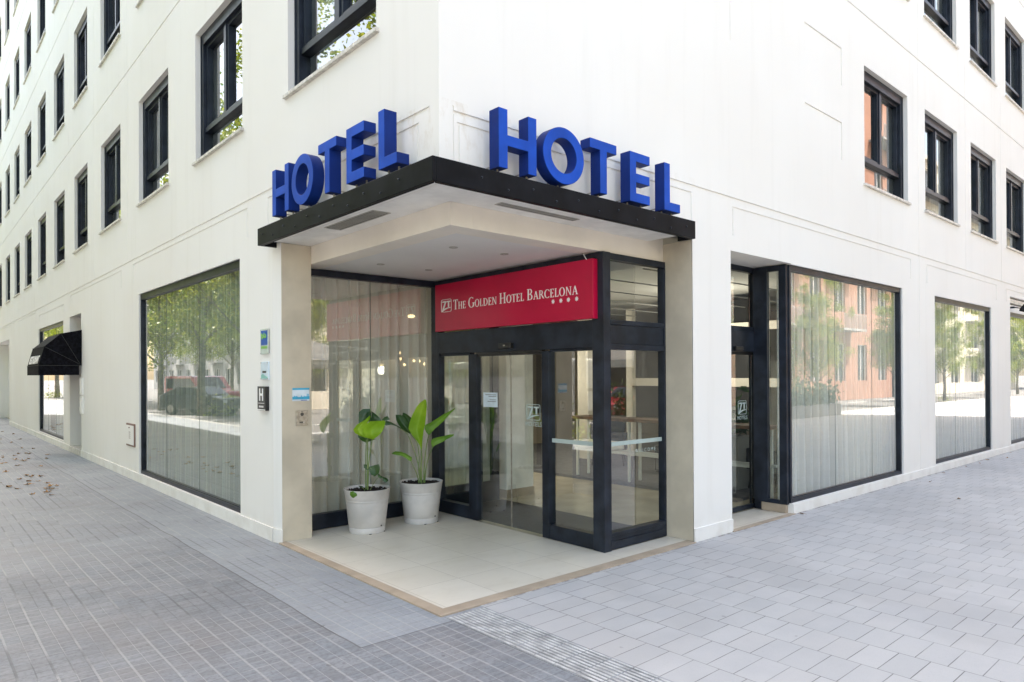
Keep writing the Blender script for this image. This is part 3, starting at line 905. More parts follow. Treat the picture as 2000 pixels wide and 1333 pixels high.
# ---- serif capitals for the red panel
def arc_pts(cx, cz, rx, rz, a0, a1, n): return [(cx + rx * math.cos(rad(a0 + (a1 - a0) * i / n)), cz + rz * math.sin(rad(a0 + (a1 - a0) * i / n))) for i in range(n + 1)]
def band(cx, cz, rx, rz, ix, iz, a0, a1, n=14, dx=0):
    o = arc_pts(cx, cz, rx, rz, a0, a1, n); i_ = arc_pts(cx + dx, cz, ix, iz, a0, a1, n)
    return [[o[k], o[k + 1], i_[k + 1], i_[k]] for k in range(n)]
def rc(a, b, c, d): return [(a, c), (b, c), (b, d), (a, d)]
def serifs(xs, zs=(0, 1)):
    r = []
    for x0, x1 in xs:
        for z in zs: r.append(rc(x0 - .07, x1 + .07, z if z == 0 else .955, .045 if z == 0 else 1))
    return r
GL = {
    'T': (.74, [rc(.30, .44, .04, .94), rc(.03, .71, .94, 1), [(.03, .94), (.09, .94), (.04, .78)], [(.65, .94), (.71, .94), (.70, .78)], rc(.22, .52, 0, .045)]),
    'H': (.90, [rc(.13, .26, .04, .96), rc(.64, .77, .04, .96), rc(.26, .64, .48, .54)] + serifs([(.13, .26), (.64, .77)])),
    'E': (.68, [rc(.13, .26, .04, .96), rc(.26, .58, .94, 1), rc(.26, .48, .49, .55), rc(.26, .60, 0, .06), [(.52, .94), (.58, .94), (.58, .80)], [(.54, .06), (.60, .06), (.63, .22)], rc(.43, .48, .42, .62)] + serifs([(.13, .26)])),
    'L': (.66, [rc(.13, .26, .04, .96), rc(.26, .58, 0, .06), [(.51, .06), (.58, .06), (.61, .24)]] + serifs([(.13, .26)])),
    'N': (.92, [rc(.14, .20, .04, .97), rc(.72, .78, .0, .96), [(.10, 1), (.26, 1), (.78, .0), (.70, .0)], rc(.06, .28, 0, .045), rc(.64, .86, .955, 1)]),
    'O': (.94, band(.47, .5, .42, .53, .27, .47, 0, 360, 28)),
    'G': (.96, band(.50, .5, .44, .53, .29, .47, 48, 330, 24) + [rc(.74, .87, .06, .42), rc(.64, .94, .42, .47)]),
    'C': (.86, band(.50, .5, .44, .53, .29, .47, 48, 315, 24) + [[(.72, .84), (.80, .93), (.81, .72)]]),
    'D': (.92, [rc(.13, .26, .04, .96)] + band(.34, .5, .50, .50, .36, .43, -90, 90, 16) + [rc(.20, .36, .93, 1), rc(.20, .36, 0, .07)] + serifs([(.13, .20)])),
    'B': (.76, [rc(.13, .26, .04, .96), rc(.22, .40, .94, 1), rc(.22, .40, 0, .06), rc(.22, .40, .50, .56)] + band(.38, .76, .26, .24, .14, .19, -90, 90, 12) + band(.38, .27, .31, .27, .18, .22, -90, 90, 12) + serifs([(.13, .20)])),
    'R': (.84, [rc(.13, .26, .04, .96), rc(.22, .40, .94, 1), rc(.22, .42, .47, .53), [(.38, .50), (.52, .50), (.86, .0), (.70, .0)]] + band(.38, .735, .27, .265, .14, .21, -90, 90, 12) + serifs([(.13, .20)])),
    'A': (.86, [[(.40, 1), (.47, 1), (.18, .03), (.12, .03)], [(.38, 1), (.50, 1), (.78, .03), (.63, .03)], rc(.24, .62, .32, .37), rc(.03, .27, 0, .045), rc(.54, .86, 0, .045)]),
}
def serif_text(words, u0, u1, zb, big, small, fn, d):
    """big initial, small caps; returns MB. fn(u,z,d); u runs u0->u1"""
    tot = 0; items = []
    for w in words:
        for i, c in enumerate(w):
            s = big if i == 0 else small
            items.append((c, s, tot)); tot += GL[c][0] * s * 1.02
        tot += .30 * big
    tot -= .30 * big
    k = (u1 - u0) / tot; m = MB(); q = 0
    for c, s, x in items:
        for poly in GL[c][1]:
            q += 1
            e = .00025 * (q % 5)
            m.prism([(u0 + k * (x + a * s), zb + b * s) for a, b in poly], fn, d - .004 - e, d)
    return m
def logo(fn, u0, u1, z0, z1, d, th=.004):
    m = MB(); q = [0]
    W, H = u1 - u0, z1 - z0
    def P(poly):
        q[0] += 1
        m.prism([(u0 + a * W, z0 + b * H) for a, b in poly], fn, d - th - .0002 * (q[0] % 4), d)
    P(rc(.14, .86, .965, 1.0)); P(rc(.965, 1.0, .14, .86)); P(rc(.0, .05, .05, .86)); P(rc(.20, .86, .0, .035))
    for cx, cz, a0 in ((.14, .86, 90), (.86, .86, 0), (.86, .14, 270)):
        for b_ in band(cx, cz, .14, .14, .10, .105, a0, a0 + 90, 6): P(b_)
    P(rc(.12, .48, .76, .86)); P([(.36, .80), (.50, .80), (.20, .06), (.04, .0)])
    P(rc(.53, .90, .76, .86)); P(rc(.66, .78, .38, .76))
    P([(.10, .04), (.16, .16), (.40, .30), (.60, .34), (.44, .20)]); P([(.44, .20), (.60, .34), (.90, .36), (.90, .30), (.66, .27)])
    return m
rs = empty("name_sign", (2.17, 1.78, 2.366)); tag(rs, "crimson sign panel with white hotel name above the sliding doors", "sign")
S0 = Vector((2.17, 1.78, 2.366))
SF = lambda u, z, d: (d, u - S0.y, z - S0.z)
m = MB(); m.box(0, .078, .41 - S0.y, 3.145 - S0.y, .0, .604); m.build("panel", M['red'], rs, bevel=.003)
m = serif_text(["THE", "GOLDEN", "HOTEL", "BARCELONA"], 2.75, .61, 2.627, .122, .090, SF, 0.0)
m.build("lettering", M['white'], rs)
logo(SF, 3.008, 2.787, 2.607, 2.770, 0.0).build("logo", M['white'], rs)
for y in (.973, .857, .747, .63):
    m = MB(); poly = []
    for i in range(16):
        a = math.pi * i / 8; r = .026 if i % 2 == 0 else .015
        poly.append((y + r * math.cos(a), 2.58 + r * math.sin(a)))
    m.prism(poly, SF, -.004, 0); m.build("star", M['white'], rs)
m = MB(); m.tube([(2.2, .56, 3.042), (2.17, .53, 3.02), (2.162, .50, 2.985), (2.175, .49, 2.96)], .004, 6)
tag(m.build("sign_cable", M['white'], None), "thin white cable looping from ceiling to the top of the crimson sign", "cable")

def text_obj(s, size, loc, rot, mat, parent, name="lettering", ext=.001, sx=1, bold=0):
    cu = bpy.data.curves.new(name, 'FONT'); cu.body = s; cu.size = size; cu.extrude = ext; cu.offset = bold
    cu.resolution_u = 3; cu.align_x = 'CENTER'; cu.align_y = 'CENTER'
    t = bpy.data.objects.new("tmp_text", cu); COL.objects.link(t)
    dg = bpy.context.evaluated_depsgraph_get()
    me = bpy.data.meshes.new_from_object(t.evaluated_get(dg)); me.name = name
    bpy.data.objects.remove(t)
    me.materials.clear(); me.materials.append(mat)
    ob = bpy.data.objects.new(name, me); COL.objects.link(ob)
    ob.parent = parent; ob.location = loc; ob.rotation_euler = rot; ob.scale = (sx, 1, 1)
    return ob
RL = (rad(90), 0, rad(-90))    # text read from the left street
RRt = (rad(90), 0, 0)          # text read from the right side (facing -y)

# hotel class plate and two plaques
t = empty("class_plate", (0, 3.337, 1.42)); tag(t, "black plate with a white H on the white pillar", "plate")
m = MB(); m.box(-.045, -.001, -.112, .112, 0, .268); m.build("plate", M['black'], t, bevel=.003)
m = MB(); m.box(-.0475, -.0452, -.085, .085, .079, .084); m.box(-.047, -.0452, -.11, .11, .004, .014)
m.box(-.048, -.0452, -.055, -.026, .108, .245); m.box(-.048, -.0452, .026, .055, .108, .245); m.box(-.048, -.0452, -.0255, .0255, .164, .19)
for i in range(4): m.box(-.0475, -.0452, -.058 + i * .033, -.040 + i * .033, .034, .054)
m.build("letter_h", M['white'], t)
t = empty("plaque", (0, 3.311, 2.045)); tag(t, "blue and green certificate plaque, topmost on the white pillar", "plaque")
m = MB(); m.box(-.02, -.012, -.108, .108, 0, .28); m.build("backing", M['acrylic'], t, bevel=.002)
m = MB(); m.box(-.0225, -.0202, -.09, .09, .10, .262); m.build("poster", M['poster_blue'], t)
m = MB(); rnd = random.Random(3)
for i in range(9):
    cy, cz = rnd.uniform(-.06, .07), rnd.uniform(.14, .225); r = rnd.uniform(.012, .024)
    m.prism([(cy + r * rnd.uniform(.6, 1.2) * math.cos(a * .9), cz + r * rnd.uniform(.5, 1.1) * math.sin(a * .9)) for a in range(7)], lambda a, b, d: (d, a, b), -.0235 - i * .0002, -.0226)
m.box(-.0225, -.0203, -.088, .088, .062, .088); m.build("green_print", M['poster_green'], t)
m = MB()
for y in (-.095, .095):
    for z in (.012, .268): m.sphere((-.022, y, z), .006, 6)
m.box(-.012, -.001, -.1, .1, .01, .27)
m.build("standoffs", M['steel'], t)
t = empty("plaque", (0, 3.315, 1.762)); tag(t, "pale acrylic plaque between the blue plaque and the black H plate", "plaque")
m = MB(); m.box(-.018, -.001, -.105, .105, 0, .20); m.build("backing", M['poster_pale'], t, bevel=.002)
m = MB(); m.box(-.0205, -.0182, -.05, .05, .075, .097); m.build("text_block", M['steel_dark'], t)
m = MB(); m.prism([(-.09, .012), (.09, .012), (.09, .05), (.04, .065), (-.02, .045), (-.09, .03)], lambda a, b, d: (d, a, b), -.020, -.0182); m.build("print", pmat("teal_print", (.25, .55, .50), .4), t)
m = MB()
for y in (-.09, .09):
    for z in (.012, .188): m.sphere((-.02, y, z), .006, 6)
m.build("screws", M['steel'], t)
# poster and intercom on the beige pillar face
t = empty("poster", (.25, 2.972, 1.527)); tag(t, "cyan skyline poster on the beige pillar above the intercom", "poster")
m = MB(); m.box(-.098, .098, -.003, .002, 0, .142); m.build("sheet", M['poster_pale'], t)
m = MB(); m.box(-.098, .098, -.0045, -.0032, .122, .142); sk = [(-.098, .018), (.098, .018), (.098, .052)]
sk += [(.09, .05), (.09, .075), (.082, .075), (.082, .05), (.076, .05), (.076, .078), (.068, .078), (.068, .05), (.04, .05), (.038, .06), (.034, .06), (.032, .046), (.01, .048), (.006, .062), (.002, .062), (-.002, .046), (-.03, .044), (-.05, .056), (-.065, .05), (-.075, .06), (-.085, .046), (-.098, .05)]
m.prism(sk, lambda a, b, d: (a, d, b), -.0045, -.0032); m.build("skyline_print", M['poster_cyan'], t)
m = MB(); m.box(.0, .07, -.0045, -.0032, .004, .012); m.build("print_text", M['poster_blue'], t)
t = empty("intercom", (.26, 2.972, 1.256)); tag(t, "small brushed steel intercom panel on the beige pillar", "intercom")
m = MB(); m.box(-.069, .069, -.008, .002, 0, .166); m.build("panel", M['steel'], t, bevel=.003)
m = MB(); m.lathe([(0, .0), (.018, .0), (.02, .002)], (0, 0, 0), 20)
for i in range(len(m.v)):
    a, b_, c = m.v[i]; m.v[i] = (a, -.0085 - c * .5, .125 + b_)
m.box(-.03, .025, -.0105, -.0082, .03, .045); m.box(-.012, .012, -.0095, -.0082, .152, .157); m.build("speaker_and_button", M['steel_dark'], t)
m = MB(); m.box(.012, .024, -.0125, -.0107, .033, .042); m.build("button", M['white'], t)
# low service box and notice cases on the left front
t = empty("service_box", (0, 9.37, .575)); tag(t, "white service hatch with brown rim low on the wall", "hatch")
m = MB(); m.box(-.02, .0, -.29, .29, 0, .40); m.build("rim", M['brown_trim'], t)
m = MB(); m.box(-.028, -.0202, -.26, .26, .03, .37); bxl = m.build("lid", M['wall'], t, bevel=.004)
m = MB(); m.sphere((-.03, .02, .33), .013, 8)
for i in range(4): m.box(-.0295, -.0282, -.05, .06, .14 + i * .035, .15 + i * .035)
m.build("lid_marks", M['brown_trim'], t)
for z0, lab in ((1.40, "upper of two narrow white notice cases beside the awning door"), (.98, "lower of two narrow white notice cases beside the awning door")):
    t = empty("notice_case", (0, 13.81, z0)); tag(t, lab, "notice case", "notice cases beside the awning door")
    m = MB(); m.box(-.035, 0, -.15, .15, 0, .39); m.build("case", M['wall'], t, bevel=.004)
    m = MB(); m.box(-.038, -.0352, -.12, .12, .03, .36); m.build("notice", M['white'], t)

# floodlight over the rightmost window
t = empty("floodlight", (16.15, -.02, 3.30)); tag(t, "small black floodlight on a bracket over the rightmost window", "floodlight")
m = MB(); m.box(-.03, .03, -.02, .07, -.02, .02); m.tube([(0, -.02, 0), (.10, -.10, -.02)], .012, 8); m.build("bracket", M['black'], t)
m = MB()
m.box(-.13, .13, -.05, .05, -.03, .03)
for i in range(9): m.box(-.12 + i * .029, -.112 + i * .029, -.045, .045, .0305, .055)
hd = m.build("lamp_head", M['black'], t, bevel=.004); hd.location = (.18, -.16, -.01); hd.rotation_euler = (rad(25), rad(-32), rad(-12))
m = MB(); m.box(-.11, .11, -.04, .04, -.0335, -.0305); g = m.build("lamp_glass", M['frost'], hd)

# glass door decals
def decal(fn, u0, u1, z0, z1, d, cap_loc, rot, par, cap_size, sx=1):
    logo(fn, u0, u1, z0, z1, d, .0012).build("logo_decal", M['frost'], par)
    if cap_loc: text_obj("HOTELS", cap_size, cap_loc, rot, M['frost'], par, "decal_lettering", .0005, sx)
sld = [o for o in bpy.data.objects if o.name.startswith("sliding_door") and o.parent == HB]
decal(lambda u, z, d: (d, u, z), 1.525, 1.30, 1.29, 1.47, X + .036, (X + .035, 1.41, 1.245), RL, sld[1], .075)
decal(lambda u, z, d: (u, d, z), 5.10, 5.31, 1.27, 1.45, .527, (5.205, .5265, 1.225), RRt, sld[2], .07)
m = MB(); m.box(X + .034, X + .036, 2.035, 2.30, 1.415, 1.59); nt_ = m.build("door_notice", M['poster_pale'], sld[0])
m = MB()
for z in (1.56, 1.54, 1.50, 1.48): m.box(X + .0332, X + .0339, 2.06, 2.28 - (z * 37 % .1), z, z + .006)
m.build("notice_text", M['steel_dark'], sld[0])
text_obj("W E L C O M E", .055, (2.98, Y + .039, .985), RRt, M['frost'], db, "decal_lettering", .0005)

# ================================================================== AWNING
aw = empty("awning", (0, 14.78, 1.85)); tag(aw, "black cloth awning with white lettering over the far doorway", "awning")
prof = [(-.005, 2.87), (-.40, 2.775), (-.71, 2.48), (-.815, 2.065)]
y0, y1 = 13.87 - 14.78, 15.70 - 14.78
m = MB(); vs = []; fs = []
for a, z in prof: vs += [(a, y0, z - 1.85), (a, y1, z - 1.85)]
for i in range(3): fs.append((2 * i, 2 * i + 2, 2 * i + 3, 2 * i + 1))
k = len(vs); vs += [(-.005, y0, 2.065 - 1.85), (-.005, y1, 2.065 - 1.85)]
fs += [(0, 2, 4, 6, k), (1, 3, 5, 7, k + 1)]
m.add(vs, fs); cover = m.build("cover", M['black_cloth'], aw, solid=.006)
m = MB(); m.add([(-.818, y0 - .003, .21), (-.818, y1 + .003, .21), (-.818, y1 + .003, 0), (-.818, y0 - .003, 0), (-.055, y0 - .003, .21), (-.055, y0 - .003, 0), (-.055, y1 + .003, .21), (-.055, y1 + .003, 0)],
        [(0, 1, 2, 3), (0, 3, 5, 4), (1, 6, 7, 2)])
m.build("valance", M['black_cloth'], aw, solid=.005)
m = MB()
for a, z in prof[1:3]: m.tube([(a - .004, y0 - .008, z - 1.85), (-.03, y0 - .008, .235)], .004, 5); m.tube([(a - .006, y0, z - 1.85 + .006), (a - .006, y1, z - 1.85 + .006)], .004, 5)
m.tube([(-.822, y0 - .006, .212), (-.822, y1, .212)], .004, 5); m.tube([(-.822, y0 - .008, .212), (-.05, y0 - .008, .212)], .004, 5)
m.build("seams", M['seam'], aw)
tl = text_obj("RESTAURANT", .255, (-.803, 0, .335), (rad(90) - .0, 0, rad(-90)), M['white'], aw, "lettering", .002, .95, .006)
tl.rotation_mode = 'XYZ'; 
tl.matrix_local = Matrix.Translation((-.793, -.02, .335)) @ Matrix.Rotation(rad(-90), 4, 'Z') @ Matrix.Rotation(rad(90 - 14.2), 4, 'X') @ Matrix.Diagonal((.92, 1, 1, 1))

# ================================================================== POTTED PLANTS
UX = Vector((.749, -.662, 0)); UD = Vector((.662, .749, 0))
def plant(root, cx, cz0, zs, k):
    """local frame: u to the camera's right, w up, q away; built from plain metric offsets"""
    def Q(px, py, q=0):
        u = (px - cx) * k; w = zs + (cz0 - py) * k
        return Vector((0, 0, w)) + UX * u + UD * q
    return Q
def loft(m, A, B, bulge, rows=44, cols=10, q0=0, q1=0, fold=0, Q=None):
    def samp(P, t):
        L = [0]
        for i in range(1, len(P)): L.append(L[-1] + math.dist(P[i][:2], P[i - 1][:2]))
        s = t * L[-1]
        for i in range(1, len(P)):
            if s <= L[i] + 1e-9:
                f = (s - L[i - 1]) / max(1e-9, L[i] - L[i - 1])
                return tuple(P[i - 1][j] * (1 - f) + P[i][j] * f for j in range(2))
        return P[-1][:2]
    vs = []; fs = []
    for r in range(rows + 1):
        t = r / rows; a = samp(A, t); b = samp(B, t)
        for c in range(cols + 1):
            s = c / cols
            px = a[0] * (1 - s) + b[0] * s; py = a[1] * (1 - s) + b[1] * s
            q = q0 * (1 - t) + q1 * t + bulge * math.sin(math.pi * t) * .6 + fold * (1 - abs(2 * s - 1)) * math.sin(math.pi * min(1, t * .9 + .1)) + .0022 * math.sin(t * 95 - abs(s - .5) * 26)
            vs.append(Q(px, py, q))
    for r in range(rows):
        for c in range(cols):
            i = r * (cols + 1) + c; fs.append((i, i + 1, i + cols + 2, i + cols + 1))
    m.add(vs, fs)
def potted(loc, label, cx, cz0, stems, leaves, k):
    root = empty("potted_plant", loc); tag(root, label, "potted plant", "bird of paradise plants in grey pots")
    m = MB(); R = .262
    m.lathe([(.0, .012), (.195, .012), (.2, .0), (.203, .002), (.2075, .062), (.2045, .066), (.2085, .07), (.240, .345), (.2385, .352), (.2435, .36), (.2455, .372), (.243, .378), (.2475, .386),
             (.262, .482), (.2655, .488), (.2655, .495), (.259, .497), (.253, .49), (.243, .44)], n=56)
    pot = shade_auto(m.build("pot", M['pot'], root), 50)
    m = MB()
    for an in (-50, -110, 40): m.box(.198 * math.cos(rad(an)) - .012, .198 * math.cos(rad(an)) + .012, .198 * math.sin(rad(an)) - .012, .198 * math.sin(rad(an)) + .012, .0, .008)
    m.tube([(.206 * math.cos(rad(-72)), .206 * math.sin(rad(-72)), .085), (.216 * math.cos(rad(-72)), .216 * math.sin(rad(-72)), .085)], .009, 8)
    m.build("drain_notches", M['black'], pot)
    rnd = random.Random(int(cx)); m = MB()
    m.lathe([(.0, .455), (.1, .458), (.2, .45), (.249, .44)], n=24)
    for i in range(230):
        r = .235 * math.sqrt(rnd.random()); a = rnd.random() * 6.28; s = rnd.uniform(.008, .02)
        c = Vector((r * math.cos(a), r * math.sin(a), .458 + rnd.uniform(0, .012)))
        M3 = Matrix.Rotation(rnd.random() * 3, 3, 'X') @ Matrix.Rotation(rnd.random() * 3, 3, 'Z')
        vv = [c + M3 @ Vector((x * s, y * s * .6, z * s * .4)) for x in (-1, 1) for y in (-1, 1) for z in (-1, 1)]
        m.add(vv, [(0, 1, 3, 2), (4, 6, 7, 5), (0, 4, 5, 1), (2, 3, 7, 6), (0, 2, 6, 4), (1, 5, 7, 3)])
    m.build("soil", M['soil'], root)
    Q = plant(root, cx, cz0, .465, k)
    for pts, r0, r1, q in stems:
        m = MB(); n = len(pts); P = []
        # smooth the polyline
        for i in range(n - 1):
            for s in range(4):
                t = s / 4; p0 = pts[max(i - 1, 0)]; p1 = pts[i]; p2 = pts[i + 1]; p3 = pts[min(i + 2, n - 1)]
                P.append(tuple(.5 * ((2 * p1[j]) + (-p0[j] + p2[j]) * t + (2 * p0[j] - 5 * p1[j] + 4 * p2[j] - p3[j]) * t * t + (-p0[j] + 3 * p1[j] - 3 * p2[j] + p3[j]) * t ** 3) for j in range(2)))
        P.append(pts[-1]); N = len(P)
        m.tube([Q(p[0], p[1], q * i / (N - 1)) for i, p in enumerate(P)], [r0 + (r1 - r0) * i / (N - 1) for i in range(N)], 8)
        m.build("stem", M['stem'], root, smooth=True)
    for A, B, mat, bulge, q0, q1, fold in leaves:
        m = MB(); loft(m, A, B, bulge, q0=q0, q1=q1, fold=fold, Q=Q)
        lf = m.build("leaf", M[mat], root, smooth=True, recalc=False)
    return root
k1 = .001335
potted((.985, 2.835, .012), "left grey pot with a drooping bright broad-leaved plant", 315, 838,
    [([(303, 850), (303, 640), (305, 480), (308, 400)], .007, .005, .02), ([(318, 850), (320, 700), (322, 520), (325, 380)], .010, .006, -.02),
     ([(322, 850), (330, 640), (350, 480), (368, 390)], .008, .005, -.03), ([(312, 850), (318, 660), (314, 500), (316, 410)], .007, .005, .05),
     ([(335, 850), (360, 800), (395, 745), (418, 722)], .004, .003, -.03), ([(300, 850), (290, 820), (262, 790)], .004, .003, -.06),
     ([(350, 165), (345, 125), (330, 84)], .004, .001, 0), ([(312, 650), (340, 640), (360, 650)], .004, .003, -.03)],
    [
     ([(330, 135), (265, 137), (232, 165), (233, 240), (238, 275)], [(345, 160), (340, 175), (330, 200), (310, 245), (262, 280)], 'leaf_dark', .03, .09, .05, -.02),
     ([(300, 160), (305, 180), (310, 215), (318, 240)], [(345, 158), (345, 180), (345, 215), (342, 250)], 'leaf_dark', .0, .07, .03, -.02),
     ([(352, 158), (350, 200), (345, 230), (340, 262)], [(356, 160), (390, 182), (425, 215), (442, 238)], 'leaf_dark', .0, .05, .02, -.03),
     ([(338, 192), (290, 232), (235, 268), (206, 308), (222, 338), (262, 360), (312, 378)], [(345, 195), (340, 225), (318, 268), (300, 300), (305, 335), (318, 360), (330, 380)], 'leaf_bright', -.03, .02, -.07, -.04),
     ([(345, 240), (322, 262), (298, 305), (306, 352), (340, 378), (382, 391)], [(470, 233), (482, 245), (478, 285), (462, 325), (430, 360), (388, 391)], 'leaf_bright', -.06, -.02, -.10, -.05),
     ([(440, 232), (465, 205), (490, 198)], [(448, 236), (485, 238), (513, 225)], 'leaf_dark', 0, .02, .03, .01),
     ([(225, 348), (232, 385), (262, 412), (300, 430)], [(300, 372), (330, 385), (355, 400), (392, 396)], 'leaf_dark', .0, .06, .05, .02),
     ([(288, 612), (290, 640), (318, 662)], [(310, 612), (330, 625), (338, 655)], 'leaf_dark', 0, -.01, -.02, .01),
     ([(335, 632), (340, 670), (362, 700), (388, 712)], [(420, 608), (431, 640), (425, 685), (392, 712)], 'leaf_dark', .0, -.02, -.05, .02),
     ([(412, 685), (415, 715), (440, 730), (462, 722)], [(422, 690), (440, 705), (455, 712), (470, 720)], 'leaf_dark', .0, -.04, -.05, .01),
     ([(456, 722), (460, 750), (485, 766), (506, 750)], [(462, 718), (485, 722), (500, 732), (508, 745)], 'leaf_dark', .0, -.05, -.06, .01),
     ([(212, 818), (210, 845), (228, 868), (258, 878)], [(240, 812), (275, 820), (300, 830), (296, 862)], 'leaf_mid', -.02, -.24, -.22, -.02),
     ([(256, 786), (268, 796), (290, 800)], [(262, 784), (285, 788), (298, 797)], 'leaf_dark', .0, -.1, -.08, .005),
    ], k1)
k2 = .00141
potted((1.735, 2.845, .012), "right grey pot with a tall upright lime green leaf", 822, 778,
    [([(826, 790), (822, 640), (828, 560), (826, 490)], .014, .007, 0), ([(815, 790), (812, 680), (770, 520), (712, 365)], .010, .005, .03),
     ([(820, 790), (800, 660), (805, 560), (785, 430), (725, 350)], .009, .004, .06), ([(845, 790), (852, 640), (870, 470), (896, 350)], .009, .005, -.03),
     ([(852, 790), (868, 650), (895, 540), (928, 462)], .009, .004, -.05), ([(808, 790), (790, 700), (762, 630), (742, 580)], .008, .004, -.05),
     ([(715, 355), (680, 325), (640, 300)], .005, .003, .0)],
    [
     ([(862, 46), (822, 74), (788, 115), (752, 185), (728, 250), (719, 300), (742, 345), (785, 400), (815, 450), (824, 500)],
      [(866, 46), (876, 60), (879, 105), (874, 180), (866, 250), (850, 320), (842, 375), (836, 425), (833, 465), (829, 500)], 'leaf_bright', -.04, -.03, .0, .045),
     ([(1126, 121), (1085, 145), (1030, 172), (960, 218), (905, 250), (862, 268), (858, 300), (872, 335), (890, 356)],
      [(1124, 132), (1095, 160), (1060, 196), (1020, 240), (985, 272), (950, 300), (925, 328), (908, 348), (896, 357)], 'leaf_mid', -.04, -.06, -.02, .03),
     ([(1116, 347), (1070, 350), (1030, 362), (985, 372), (940, 382), (918, 398), (916, 430), (925, 462)],
      [(1112, 360), (1085, 375), (1055, 390), (1020, 412), (985, 428), (960, 440), (940, 452), (930, 463)], 'leaf_mid', -.02, -.08, -.04, .02),
     ([(594, 184), (600, 230), (622, 275), (655, 308), (690, 335), (722, 352)], [(640, 182), (668, 205), (690, 235), (712, 270), (728, 310), (732, 345)], 'leaf_dark', .0, .08, .06, -.03),
     ([(656, 166), (650, 195), (680, 230), (705, 270), (720, 310), (726, 340)], [(664, 166), (700, 185), (732, 212), (740, 250), (738, 300), (732, 345)], 'leaf_dark', .0, .1, .07, -.03),
     ([(484, 248), (520, 233), (562, 246), (600, 268), (640, 292), (690, 325)], [(486, 262), (520, 276), (560, 268), (600, 280), (636, 302), (688, 333)], 'leaf_dark', .0, .02, .05, .01),
     ([(580, 506), (612, 490), (660, 494), (700, 510), (752, 545), (748, 575)], [(584, 514), (625, 524), (665, 530), (700, 550), (722, 572), (744, 580)], 'leaf_mid', -.02, -.1, -.06, .02),
    ], k2)

# ================================================================== GROUND
def sheet(name, x0, x1, y0, y1, z, mat, nx=1, ny=1):
    m = MB(); vs = []; fs = []
    for i in range(nx + 1):
        for j in range(ny + 1): vs.append((x0 + (x1 - x0) * i / nx, y0 + (y1 - y0) * j / ny, z))
    for i in range(nx):
        for j in range(ny):
            a = i * (ny + 1) + j; fs.append((a, a + ny + 1, a + ny + 2, a + 1))
    m.add(vs, fs); return tag(m.build(name, mat, recalc=False), kind='structure')
sheet("ground", -500, 500, -500, 500, -.16, M['asphalt'])
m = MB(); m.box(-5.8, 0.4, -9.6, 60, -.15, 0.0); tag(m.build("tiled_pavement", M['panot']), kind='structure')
m = MB(); m.box(.352, 60, -9.6, -.005, -.14, .004); tag(m.build("paved_plaza", M['blocks']), kind='structure')
m = MB(); m.box(-6.0, -5.8, -9.8, 60, -.15, .006); m.box(-5.8, 60, -9.8, -9.6, -.15, .006)
tag(m.build("kerb", M['kerb']), kind='structure')
m = MB()
m.box(.083, 2.25, .093, 3.26, -.05, .012); m.box(2.2501, 3.302, .093, .345, -.05, .012)
tag(m.build("entrance_floor", M['tiles']), kind='structure')
m = MB()
m.prism([(-.025, -.03), (.082, .092), (.082, 2.974), (-.002, 2.974)], lambda a, b, d: (a, b, d), -.05, .0135)
m.prism([(-.025, -.03), (3.303, -.03), (3.303, .092), (.0825, .092)], lambda a, b, d: (a, b, d), -.05, .0135)
tag(m.build("stone_border", M['border'], bevel=.002), kind='structure')
m = MB(); m.box(4.06, 5.499, .03, .50, -.05, .010); tag(m.build("doorway_floor", M['tiles']), kind='structure')
m = MB(); m.box(4.04, 5.52, -.035, .0299, -.05, .014); tag(m.build("stone_border", M['border']), kind='structure')
# ribbed guiding strip
m = MB(); m.box(-.005, .351, -9.5, -.045, -.05, .0042); tag(m.build("guiding_strip", M['tactile_base']), kind='structure')
m = MB(); rnd = random.Random(5)
for j in range(46):
    ya = -.09 - j * .1835; yb = ya - .176
    for i in range(10):
        for half in (0,):
            x = .004 + i * .0345
            dz = rnd.uniform(-.0006, .0006)
            m.box(x, x + .020, yb, ya, .0045, .0090 + dz)
tag(m.build("guiding_ribs", M['tactile'], bevel=.002), kind='structure')
# indoors
m = MB(); m.box(2.351, 31, .45, 39, -.05, .008)
m.v = [(max(x, 2.351), y, z) for x, y, z in m.v]
tag(m.build("lobby_floor", M['int_floor']), kind='structure')
m = MB(); m.box(.4, 2.35, 3.4, 39, -.05, .008); tag(m.build("lobby_floor", M['int_floor']), kind='structure')
m = MB(); m.box(5.68, 12, .9, 8.5, .008, .05); tag(m.build("lounge_floor", M['int_floor_dark']), kind='structure')
m = MB(); m.box(2.36, 3.42, .45, 3.28, .008, .016); tag(m.build("door_mat", M['mat']), "dark charcoal mat inside the sliding doors", "mat")

# road markings
m = MB()
for y in range(-40, 70, 6): m.box(-12.2, -12.0, y, y + 3, -.16, -.155)
for x in range(-40, 70, 6): m.box(x, x + 3, -15.2, -15.0, -.16, -.155)
tag(m.build("road_markings", M['paint_white']), kind='structure')

